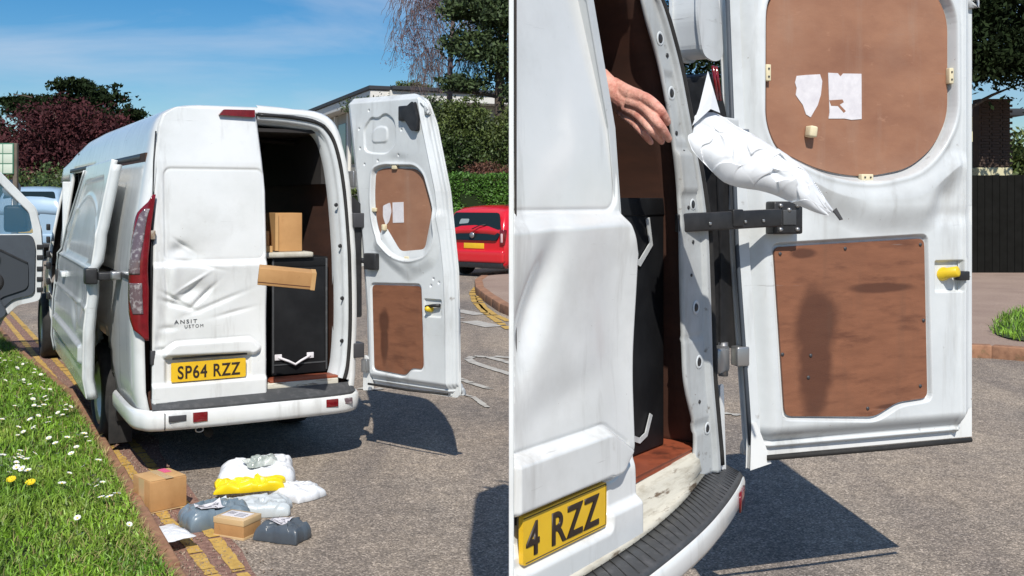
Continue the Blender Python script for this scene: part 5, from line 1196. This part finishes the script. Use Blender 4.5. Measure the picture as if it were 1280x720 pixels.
# ================================================================== BACKGROUND
def leaves(name, blobs, count, size, m, parent=None, flat=.55, seed=1, droop=0., shell=.55, elong=1.6, clump=0, loc=(0, 0, 0)):
    """many small leaf faces in clusters through the volume of the blobs (x,y,z,rx,ry,rz)"""
    r_ = np.random.default_rng(seed); B = np.array(blobs, float); w_ = (B[:, 3]*B[:, 4]*B[:, 5])**(2/3); w_ /= w_.sum()
    nc = clump or max(60, count//28)
    idx = r_.choice(len(B), nc, p=w_); dirs = r_.normal(size=(nc, 3)); dirs /= np.linalg.norm(dirs, axis=1)[:, None]; rad = (shell+(1-shell)*r_.random(nc))[:, None]
    rough = 1+.22*r_.normal(size=(nc, 1)).clip(-1.5, 1.5)
    cc = B[idx, :3]+dirs*B[idx, 3:6]*rad*rough; k = count//nc
    cr = (B[idx, 3:6].mean(1)*.16)[:, None, None]*r_.uniform(.6, 1.3, (nc, 1, 1)); off = r_.normal(size=(nc, k, 3))*cr; off[..., 2] *= flat
    c = (cc[:, None]+off).reshape(-1, 3); n = len(c); c[:, 2] -= droop*np.abs(off.reshape(-1, 3)[:, 0])
    a = r_.normal(size=(n, 3)); a /= np.linalg.norm(a, axis=1)[:, None]; b = np.cross(a, r_.normal(size=(n, 3))); b /= np.linalg.norm(b, axis=1)[:, None]
    s = (size*r_.uniform(.5, 1.4, n))[:, None]; V = np.stack([c-a*s*elong*.5, c+b*s*.35, c+a*s*elong*.5, c-b*s*.35], 1).reshape(-1, 3)
    F = np.arange(4*n).reshape(-1, 4); return link(name, fast(name, V, F), m, parent, False, loc)
def trunk_limbs(parent, h, r0, limbs, m, seed=3, lean=(0, 0), name='trunk'):
    rd = random.Random(seed); pts = [(lean[0]*t*t+rd.uniform(-.06, .06)*h*.1, lean[1]*t*t, h*t) for t in np.linspace(0, 1, 8)]
    tk = tube(name, pts, [r0*(1-.75*t) for t in np.linspace(0, 1, 8)], m, parent, 10)
    for (z, a, L, up) in limbs:
        t = z/h; p = Vector((lean[0]*t*t, lean[1]*t*t, z)); d = Vector((math.cos(a), math.sin(a), 0)); q = []
        for u in np.linspace(0, 1, 6): u = float(u); q.append(p+d*L*u+Vector((0, 0, up*L*u*(1.1-.35*u)))+Vector((rd.uniform(-.08, .08), rd.uniform(-.08, .08), rd.uniform(-.08, .08)))*L*.3*u)
        tube('limb', q, [r0*.42*(1-t*.5)*(1-.8*u) for u in np.linspace(0, 1, 6)], m, tk, 7)
    return tk

def W(px, py, d): return Vector(((px-640)/1300*d, d, 1.58-(py-250)*d/1300))
# copper-leaved tree on the left and dark conifer behind it
tr1 = empty('copper_tree', (-14.5, 33, 0), 0, 'tree with dark reddish copper leaves behind the roof of the whole van', 'tree')
trunk_limbs(tr1, 4.4, .22, [(2.2, .3, 2.2, .7), (2.6, 2.6, 2.4, .6), (3.0, 1.6, 1.8, .8), (3.2, 4.4, 2.0, .6)], BARK, 5)
leaves('crown', [(0, 0, 3.0, 1.9, 1.9, 1.6), (-.9, .2, 2.5, 1.4, 1.6, 1.3), (1.0, 0, 2.9, 1.5, 1.6, 1.4), (.2, 0, 4.0, 1.3, 1.3, .8), (1.6, 0, 3.7, 1.1, 1.2, .7), (-1.4, 0, 3.2, .6, .8, .7), (2.2, 0, 2.4, 1.2, 1.3, 1.2)], 30000, .085, LEAFR, tr1, seed=2, shell=.35)
tr2 = empty('conifer_tree', (-16.9, 39, 0), 0, 'dark green conifer whose layered top rises above the copper leaved tree', 'tree')
trunk_limbs(tr2, 6.0, .3, [(4.0, .2, 2.4, .1), (4.6, 3.0, 2.2, .15), (5.2, .8, 1.8, .2), (5.2, 3.9, 1.7, .15)], BARK, 6)
leaves('crown', [(-.4, 0, 5.0, 1.9, 1.4, .50), (1.0, 0, 5.45, 1.3, 1.1, .42), (.5, 0, 5.9, .9, .9, .22), (2.1, 0, 4.7, 1.3, 1.2, .40), (-1.6, 0, 5.25, .8, .8, .25), (1.4, 0, 4.2, 2.6, 1.3, .5), (0, 0, 3.6, 2.4, 1.6, .8)], 26000, .11, LEAFD, tr2, seed=7, flat=.35)
trx = empty('conifer_tree', (-19.2, 39, 0), 0, 'dark conifer cut by the left edge of the picture', 'tree')
trunk_limbs(trx, 4.2, .25, [(3.0, .2, 1.0, .2)], BARK, 8)
leaves('crown', [(-.2, 0, 3.6, .55, .6, .8), (-.4, 0, 2.6, .8, .8, .6), (0, 0, 4.2, .3, .3, .4)], 6000, .10, LEAFD, trx, seed=9, flat=.35)
bush = empty('flowering_bush', (-15.8, 31, 0), 0, 'pale brownish bush behind the notice board at the left', 'bush')
leaves('crown', [(0, 0, 2.2, 1.2, 1.0, .8), (-1.2, 0, 2.0, 1.0, 1.0, .7), (1.0, 0, 1.4, 1.2, 1.0, .8)], 12000, .07, mat('pale_brown_leaves', (.15, .075, .06), .7, island=.5), bush, seed=12)
trunk_limbs(bush, 2.0, .08, [(.8, .5, .8, .8), (.9, 3.4, .9, .8)], BARK, 9)
bush = empty('evergreen_bush', (-13.2, 29.5, 0), 0, 'dark green bush behind the pale blue car', 'bush')
leaves('crown', [(0, 0, 1.7, 1.5, 1.0, .9), (1.6, 0, 1.6, 1.3, 1.0, 1.0), (-1.6, 0, 1.3, 1.0, .9, .8), (3.2, 0, 1.3, 1.4, 1., 1.0)], 20000, .075, LEAFG, bush, seed=13)
trunk_limbs(bush, 1.6, .08, [(.6, .5, .8, .8), (.7, 3.4, .9, .8)], BARK, 10)

# notice board
nb = empty('notice_board', (-12.15, 25.1, 0), 0, 'green and white notice board on a wooden post by the verge', 'sign')
box('post', .12, .22, -.05, .05, 0, 2.95, WOOD, nb, bev=.01)
box('board', -.34, .16, -.09, -.05, 2.20, 2.95, SIGNG, nb, bev=.01)
for i in range(3):
    for j in range(2): box('notice_sheet', -.325+j*.24, -.105+j*.24, -.094, -.088, 2.225+i*.24, 2.44+i*.24, SIGNW, nb, bev=.002)
sb = empty('round_sign', (-12.2, 25.4, 0), 0, 'pale rounded sign below the notice board', 'sign')
lathe('sign_disc', [(-.02, 0), (-.02, .22), (.02, .22), (.02, 0)], mat('sign_grey', (.42, .42, .40), .6), sb, axis='Y', n=28, loc=(0, -.05, 1.86)); tube('post', [(0, 0, 0), (0, 0, 1.8)], .03, METAL, sb)

# cars
def make_car(name, loc, rz, paint, label, L=3.6, Wd=1.62, Hh=1.46, plate_txt=None, suv=False):
    c = empty(name, loc, rz, label, 'car'); hw = Wd/2
    # stations along the length (y forwards), section half-profile scaled
    ys = np.array([0, .02, .08, .2, .45, .9, 1.4, 1.9, 2.4, 2.75, 3.1, 3.4, 3.55, 3.6])*L/3.6
    roof = np.array([.90, 1.0, 1.16, 1.36, 1.45, 1.47, 1.47, 1.45, 1.36, 1.10, .96, .86, .74, .62])*Hh/1.47
    wid = np.array([.93, .955, .975, .985, 1, 1, 1, 1, 1, .99, .97, .93, .86, .80])
    belt = .92*Hh/1.47; G = []
    for y, hr, wv in zip(ys, roof, wid):
        row = []; bz = min(belt, hr-.04); z0 = .20
        for z in np.linspace(z0, bz, 9): row.append((-hw*wv*np.interp(z, [.2, .3, .6, .92], [.93, .985, 1, .965]), y, z))
        k = np.interp(hr-bz, [0, .55], [.93, .74])
        for t in np.linspace(0, 1, 9)[1:]:
            a = t*math.pi/2; xx_ = -hw*wv*(.965+(k-.965)*t**1.2)*(1-.12*max(0, t-.85)/.15) ; row.append((xx_, y, bz+(hr-.03-bz)*math.sin(a)**.95 if t < 1 else hr-.035))
        for t in (.6, .3, 0): row.append((-hw*wv*k*.86*t, y, hr-.012*t))
        full = row+[(-x, y_, z) for x, y_, z in reversed(row[:-1])]; G.append(full)
    G = np.swapaxes(np.array(G), 0, 1); cen = .25*(G[:-1, :-1]+G[1:, :-1]+G[1:, 1:]+G[:-1, 1:])
    mask = np.ones(cen.shape[:2], bool)
    for wy in (.62*L/3.6, 2.98*L/3.6): mask &= ~((np.abs(cen[..., 0]) > hw*.6) & (np.hypot(cen[..., 1]-wy, cen[..., 2]-.30) < .33))
    bd = grid('body', G, paint, c, mask=mask, thick=.02, flip=True)
    # tail face
    s0 = G[:, 0]; tf = raw('tail_panel', [tuple(p) for p in s0], [tuple(range(len(s0)))]); link('tail_panel', tf, paint, c)
    s1 = G[:, -1]; tf = raw('nose_panel', [tuple(p) for p in s1], [tuple(reversed(range(len(s1))))]); link('nose_panel', tf, paint, c)
    gz = belt
    wt = Hh-.13-gz if suv else .40
    slab('rear_window', rpoly([(-hw*.74, gz-.17), (-hw*.86, gz+.02), (-hw*.70, gz+wt), (hw*.70, gz+wt), (hw*.86, gz+.02), (hw*.74, gz-.17)], .05), -.012, .02, GLASS, c, bev=.004, rot=(R(-13), 0, 0), loc=(0, -.20, .035))
    wf = slab('window_reflection', rpoly([(-hw*.52, gz+.16), (-hw*.48, gz+.27), (-hw*.20, gz+.27), (-hw*.22, gz+.18)], .03), -.0145, -.012, mat('painted_reflection', (.28, .34, .34), .2), c, rot=(R(-13), 0, 0), loc=(0, -.20, .035))  # pale slab over the rear window, a reflection put in as colour
    box('rear_bumper', -hw*.97, hw*.97, -.07, .10, .30, .56, paint, c, bev=.05, seg=3)
    box('lower_bumper', -hw*.93, hw*.93, -.05, .10, .19, .31, BLACKP, c, bev=.02)
    pp = box('number_plate', -.26, .26, -.012 if not suv else -.02, .0, .585, .695, YPLATE, c, bev=.003)
    if plate_txt:
        t = text_mesh('plate_lettering', plate_txt, .1, INK, pp, (0, -.0135, .61), sx=.8)
    for sgn in (-1, 1):
        box('rear_lamp', sgn*hw*.90-.055, sgn*hw*.90+.055, -.035, .08, .66, .98, REDL, c, bev=.02); box('lamp_reflector', sgn*hw*.90-.02, sgn*hw*.90+.03, -.042, -.03, .72, .90, mat('lamp_clear', (.7, .5, .5), .2), c, bev=.01)
        slab('side_window', rpoly([(.50, gz+.02), (.60, gz+.40), (2.15, gz+.42), (2.62, gz+.06)], .05), sgn*hw*.955, sgn*hw*.935, GLASS, c, axis='X', rot=(0, R(-sgn*12), 0), loc=(sgn*hw*.0-sgn*.155, 0, sgn*0+.19-.165))
        for wy in (.62*L/3.6, 2.98*L/3.6): make_wheel(c, sgn*(hw-.10), wy, .30, .19, sgn)
        box('door_seam', sgn*hw*.998-.002, sgn*hw*.998+.002, 1.02, 1.03, .35, .90, BLACKP, c, bev=0)
        box('wing_mirror', sgn*(hw+.02)-.08, sgn*(hw+.02)+.08, 2.35, 2.45, .95, 1.07, paint, c, bev=.03)
    lathe('round_emblem', [(-.012, 0), (-.012, .055), (0, .06)], METAL, c, axis='Y', n=20, loc=(0, -.075, .86))
    tube('wiper', [(.0, -.075, .985), (.16, -.03, 1.06), (.30, -.0, 1.08)], .010, BLACKP, c, 6)
    return c
make_car('parked_car', (-.78, 21.4, 0), R(-36), REDCAR, 'red hatchback parked across the junction in front of the hedge')
make_car('parked_car', (-12.85, 27.6, .12), R(8), BLUECAR, 'pale blue car parked beyond the front of the whole van', L=4.2, Wd=1.75, Hh=1.82, suv=True)

# hedge on a low wall behind the red car
hl = empty('hedge', (-1.6, 25.2, 0), 0, 'long trimmed bright green hedge behind the red car', 'hedge')
def hedge_leaves(parent, x0, x1, y0, y1, z0, z1, n, size, m, seed):
    r_ = np.random.default_rng(seed); f = r_.random(n)
    x = r_.uniform(x0, x1, n); y = np.where(f < .55, y0+np.abs(r_.normal(0, .06, n)), r_.uniform(y0, y1, n)); z = np.where(f < .55, r_.uniform(z0, z1, n), z1+r_.normal(0, .03, n))
    bump_ = .05*np.sin(x*2.1)+.04*np.sin(x*5.3+z*3)+.03*np.sin(z*9+x); y = y+np.where(f < .55, bump_, 0); z = z+np.where(f >= .55, bump_*.6, 0)
    c = np.stack([x, y, z], 1); a = r_.normal(size=(n, 3)); a /= np.linalg.norm(a, axis=1)[:, None]; b = np.cross(a, r_.normal(size=(n, 3))); b /= np.linalg.norm(b, axis=1)[:, None]; s = (size*r_.uniform(.5, 1.4, n))[:, None]
    V = np.stack([c-a*s*.8, c+b*s*.4, c+a*s*.8, c-b*s*.4], 1).reshape(-1, 3); link('foliage', fast('foliage', V, np.arange(4*n).reshape(-1, 4)), m, parent)
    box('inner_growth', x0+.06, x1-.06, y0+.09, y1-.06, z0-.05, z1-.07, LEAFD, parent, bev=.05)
hedge_leaves(hl, -1.2, 11.5, -.3, .9, 1.15, 2.12, 60000, .045, LEAFH, 5)
lw = tag(box('low_wall', -4.2, 9.9, 24.75, 24.95, 0, 1.12, WALLLOW, None, bev=.01), 'low pale wall under the trimmed hedge', 'wall')
hl2 = empty('hedge', (-4.4, 25.6, 0), 0, 'lower dark part of the hedge row beside the open left van door', 'hedge')
hedge_leaves(hl2, -1.5, 1.5, -.2, .8, .9, 1.75, 9000, .05, LEAFG, 6)

# mixed trees behind the hedge
def tree(name, x, y, label, blobs, count, size, m, h, r0, limbs, seed, **kw):
    t = empty(name, (x, y, 0), 0, label, 'tree'); trunk_limbs(t, h, r0, limbs, BARK, seed); leaves('crown', blobs, count, size, m, t, seed=seed, **kw); return t
tree('pine_tree', -.35, 30.5, 'tall dark pine with a thick reddish trunk at the right of the sky', [(.3, 0, 6.9, 1.4, 1.4, .5), (-.6, 0, 6.1, 1.1, 1.2, .45), (.6, .0, 5.6, 1.3, 1.3, .5), (-1.1, 0, 4.95, .75, .9, .30), (.9, 0, 4.7, .9, 1.2, .4), (-.2, .3, 7.8, 1.5, 1.4, .6), (-1.0, 0, 7.2, .8, .9, .35), (1.6, 0, 6.4, 1.2, 1.2, .6)], 36000, .085, LEAFC, 8.2, .24,
    [(4.6, 3.0, 1.4, .2), (5.2, .3, 1.2, .3), (5.9, 2.8, 1.5, .25), (6.7, .2, 1.3, .3), (7.2, 3.4, 1.2, .2)], 21, flat=.45)
tree('broadleaf_tree', -1.55, 28.6, 'yellow green shrubby tree between the pine and the hedge', [(0, 0, 3.1, 1.1, 1.0, .8), (1.2, 0, 3.0, 1.0, 1.0, .9), (.2, 0, 3.9, .8, .8, .55), (-.7, 0, 2.6, .8, .8, .6), (1.9, 0, 3.6, .8, .9, .8)], 30000, .060, LEAFG, 3.8, .12, [(1.6, .4, 1.0, .9), (1.8, 2.8, 1.0, .8), (2.2, 1.6, .8, 1.0)], 22, shell=.4)
tree('broadleaf_tree', -3.1, 29.0, 'dark bushy tree beside the flat roofed building', [(0, 0, 2.9, .9, 1.0, 1.0), (.6, 0, 3.9, .7, .8, .6), (1.2, 0, 2.5, .9, .9, .9), (-.8, 0, 4.2, 1.0, .6, .22)], 20000, .060, LEAFC, 3.6, .12, [(1.6, .4, .8, .9), (1.8, 2.8, .8, .8)], 23, shell=.4)
tree('rusty_shrub', -.75, 26.6, 'small shrub with rusty red leaves just above the hedge', [(0, 0, 2.2, .45, .4, .30), (.6, 0, 2.2, .4, .4, .25)], 5000, .045, LEAFB, 2.0, .05, [(1.0, .4, .4, .9)], 24)
# bare birch with hanging twigs
bt = empty('birch_tree', (-2.1, 33.5, 0), 0, 'bare birch with thin drooping twigs against the sky', 'tree')
trunk_limbs(bt, 9.6, .16, [], BIRCHB, 31, lean=(.4, 0)); rd = random.Random(8); V = []; F = []
def twig(p, q, r1, r2):
    k = len(V); d = (q-p).normalized(); u = d.cross(Vector((0, 1, .1))).normalized(); v = d.cross(u)
    for pt, rr in ((p, r1), (q, r2)):
        for j in range(3): t = 2.09*j; V.append(pt+(u*math.cos(t)+v*math.sin(t))*rr)
    for j in range(3): F.append((k+j, k+(j+1) % 3, k+3+(j+1) % 3, k+3+j))
for b_i in range(26):
    z = rd.uniform(5.2, 8.8); p = Vector((.4*(z/9.6)**2, 0, z)); side_ = -1 if rd.random() < .72 else 1; L = rd.uniform(.9, 2.1); pts = []
    for u in np.linspace(0, 1, 9): pts.append(p+Vector((side_*L*u, rd.uniform(-.3, .3)*u, .55*L*math.sin(u*2.3)-.5*u*u+rd.uniform(-.05, .05))))
    for i in range(8): twig(pts[i], pts[i+1], .022*(1-i/9), .022*(1-(i+1)/9))
    for i in range(2, 9):
        for k in range(7):
            a = pts[i]+Vector((rd.uniform(-.12, .12), rd.uniform(-.1, .1), 0)); n = rd.randint(3, 8); cur = pts[i]
            dx = rd.uniform(-.05, .05)
            for j in range(n): nxt = cur+Vector((dx+rd.uniform(-.05, .05), rd.uniform(-.03, .03), -rd.uniform(.09, .17))); twig(cur, nxt, .0075, .006); cur = nxt
me = raw('twigs', V, F); tw = link('twigs', me, BIRCHB, bt)
leaves('buds', [(-1.1, 0, 6.6, 1.0, .6, 1.2), (-.4, 0, 7.9, 1.2, .6, 1.0)], 3600, .035, mat('purple_buds', (.16, .08, .09), .8), bt, seed=44, shell=.1)

# flat-roofed building behind the left van
bl = empty('flat_roofed_building', (0, 0, 0), 0, 'pale flat roofed building with white fascia behind the vans', 'building')
A = Vector((-14.0, 62, 0)); B = W(472, 109, 40); B = Vector((B.x, B.y, 0)); C = Vector((1.0, 42.5, 0))
def wallbox(name, a, b, z0, z1, out_, th, m, parent, bev=.02):
    d = (b-a); L = d.length; return box(name, 0, L, -out_, th-out_, z0, z1, m, parent, bev=bev, seg=1, loc=(a.x, a.y, 0), rot=(0, 0, math.atan2(d.y, d.x)))
wallbox('wall', A, B, 0, 5.35, 0, .3, WALLC, bl); wallbox('wall', B, C, 0, 5.35, 0, .3, WALLC, bl)
wallbox('fascia', A, B+Vector((.5, -.7, 0)), 5.35, 5.72, .7, .9, FASCIA, bl); wallbox('fascia', B+Vector((.3, -.2, 0)), C, 5.352, 5.722, .7, .9, FASCIA, bl)
wallbox('roof_edge', A, B+Vector((.55, -.75, 0)), 5.722, 5.88, .8, 1.0, ROOFD, bl); wallbox('roof_edge', B+Vector((.35, -.25, 0)), C, 5.724, 5.882, .8, 1.0, ROOFD, bl)
d_ = (B-A).normalized()
for k in range(9):
    p = A+d_*(1.6+k*2.55); q = p+d_*1.5
    if (B-q).length < 1: break
    w_ = wallbox('window', p, q, 3.1, 4.9, .04, .10, GLASS, bl, bev=0); wallbox('window_frame', p, q, 3.95, 4.03, .07, .05, FASCIA, w_, bev=0)
    wallbox('pier', p-d_*.55, p-d_*.30, .1, 5.3, .12, .14, FASCIA, bl, bev=0)
d2 = (C-B).normalized()
for k in range(4): p = B+d2*(1.0+k*3.0); q = p+d2*1.8; w_ = wallbox('window', p, q, 3.1, 4.7, .04, .10, GLASS, bl, bev=0); wallbox('window_frame', p, q, 3.86, 3.94, .07, .05, FASCIA, w_, bev=0)
cr_ = empty('roof_garden_shrub', (W(512, 108, 41).x, 41, 4.9), 0, 'yellow green shrub top showing above the roof edge of the building', 'shrub')
leaves('crown', [(0, 0, 1.05, .7, .5, .28), (.5, 0, .95, .6, .5, .25)], 5000, .07, LEAFG, cr_, seed=50); trunk_limbs(cr_, .9, .05, [(.4, .4, .4, .9)], BARK, 9)

# right-hand side beyond the open door: black fence, cream house, brick pier, dark trees
fn = empty('black_fence', (7.2, 20.9, 0), R(0), 'tall black boarded fence behind the pavement at the right', 'fence')
for k in range(52):
    box('fence_board', k*.15-1.6, k*.15-1.6+.143, -.012, .012+.006*(k % 2), .10, 2.08+random.uniform(-.006, .006), BLACKFENCE, fn, bev=.003, seg=1)
for k in range(4): box('fence_rail', -1.6, 6.2, .022, .07, .4+k*.5, .48+k*.5, BLACKFENCE, fn, bev=0)
ho = empty('cream_house', (12.2, 29, 0), 0, 'cream house glimpsed past the edge of the open door at the right', 'house')
box('wall', -6, 1.55, 0, 5, 0, 3.9, CREAM, ho, bev=.02); box('roof', -6.3, 1.9, -.4, 5.2, 3.9, 4.1, ROOFD, ho, bev=.02)
for x in (-5.0, -2.4, .05): 
    w_ = box('window', x, x+.9, -.03, .02, 1.9, 3.2, GLASS, ho, bev=0); box('window_sill', x-.05, x+.95, -.07, -.03, 1.80, 1.90, FASCIA, w_, bev=.01); box('glazing_bar', x+.42, x+.48, -.05, -.03, 1.9, 3.2, FASCIA, w_, bev=0)
box('flower_box', 1.05, 1.5, -.25, -.02, 2.20, 2.5, mat('dark_red_box', (.22, .02, .02), .7), ho, bev=.02)
pr = empty('brick_pier', (11.3, 24.5, 0), 0, 'dark brick pier above the black fence at the right edge', 'pier')
box('pier_core', -.36, .36, -.14, .2, 0, 3.95, BRICKM, pr, bev=0)
bme = None
for r_i in range(24):
    for c_i in range(3):
        xo = -.37+c_i*.25+(.06 if r_i % 2 else 0); z = 2.35+r_i*.067
        if bme is None:
            o = box('brick', 0, .225, -.165, -.135, 0, .058, BRICKM, pr, bev=.004, seg=1, loc=(xo, 0, z)); bme = o.data
        else: o = bpy.data.objects.new('brick', bme); col.objects.link(o); o.parent = pr; o.location = (xo, 0, z)
box('rendered_base', -.40, .40, -.19, .22, 0, 2.34, CREAM, pr, bev=.02)
tree('dark_yew_tree', 9.9, 23.3, 'dense dark yew overhanging the black fence at the right', [(0, 0, 5.6, 2.4, 1.4, 1.6), (2.2, 0, 5.4, 2.2, 1.4, 1.5), (-2.0, 0, 5.0, 2.0, 1.4, 1.6), (1.2, -.3, 4.6, 1.7, 1.0, .55), (.3, .2, 6.8, 3.0, 1.5, 1.0), (3.4, 0, 5.0, 1.4, 1.2, 1.2)], 60000, .085, LEAFD, 5.6, .22, [(3.4, .3, 1.8, .6), (3.8, 2.8, 1.8, .5)], 61, shell=.2)
tree('dark_yew_tree', 5.9, 27.4, 'dense dark yew seen through the gap between the close up van and its open door', [(0, 0, 4.6, 2.2, 1.3, 1.8), (.2, 0, 2.8, 2.2, 1.2, 1.3), (-2.2, 0, 3.6, 1.8, 1.2, 1.9), (-.6, 0, 6.4, 2.2, 1.3, 1.2), (.3, 0, 1.9, 2.6, .9, .9)], 52000, .085, LEAFD, 5.4, .22, [(2.4, .3, 1.8, .6), (3.0, 2.8, 1.6, .5)], 62, shell=.2)
# far ground cover to the horizon on both sides: soft line of distant trees
for i, (x, y, s_) in enumerate(((-40, 90, 6.0), (-30, 96, 5.4), (-21, 88, 4.8), (16, 70, 6.0), (26, 74, 7), (-52, 84, 7.0), (37, 80, 7))):
    t = empty('distant_tree', (x, y, 0), 0, ['far tree left of the conifers, second from the left', 'far tree between the left hand conifers', 'far tree behind the bonnet of the whole van', 'far tree directly behind the cream house', 'far tree right of the cream house', 'far tree at the extreme left', 'far tree at the extreme right'][i], 'tree')
    trunk_limbs(t, s_*.6, .3, [(s_*.3, .5, s_*.3, .8)], BARK, 70+i); leaves('crown', [(0, 0, s_*.62, s_*.6, s_*.5, s_*.36), (s_*.3, 0, s_*.5, s_*.5, s_*.4, s_*.3)], 5000, .35, LEAFG, t, seed=70+i, shell=.4)
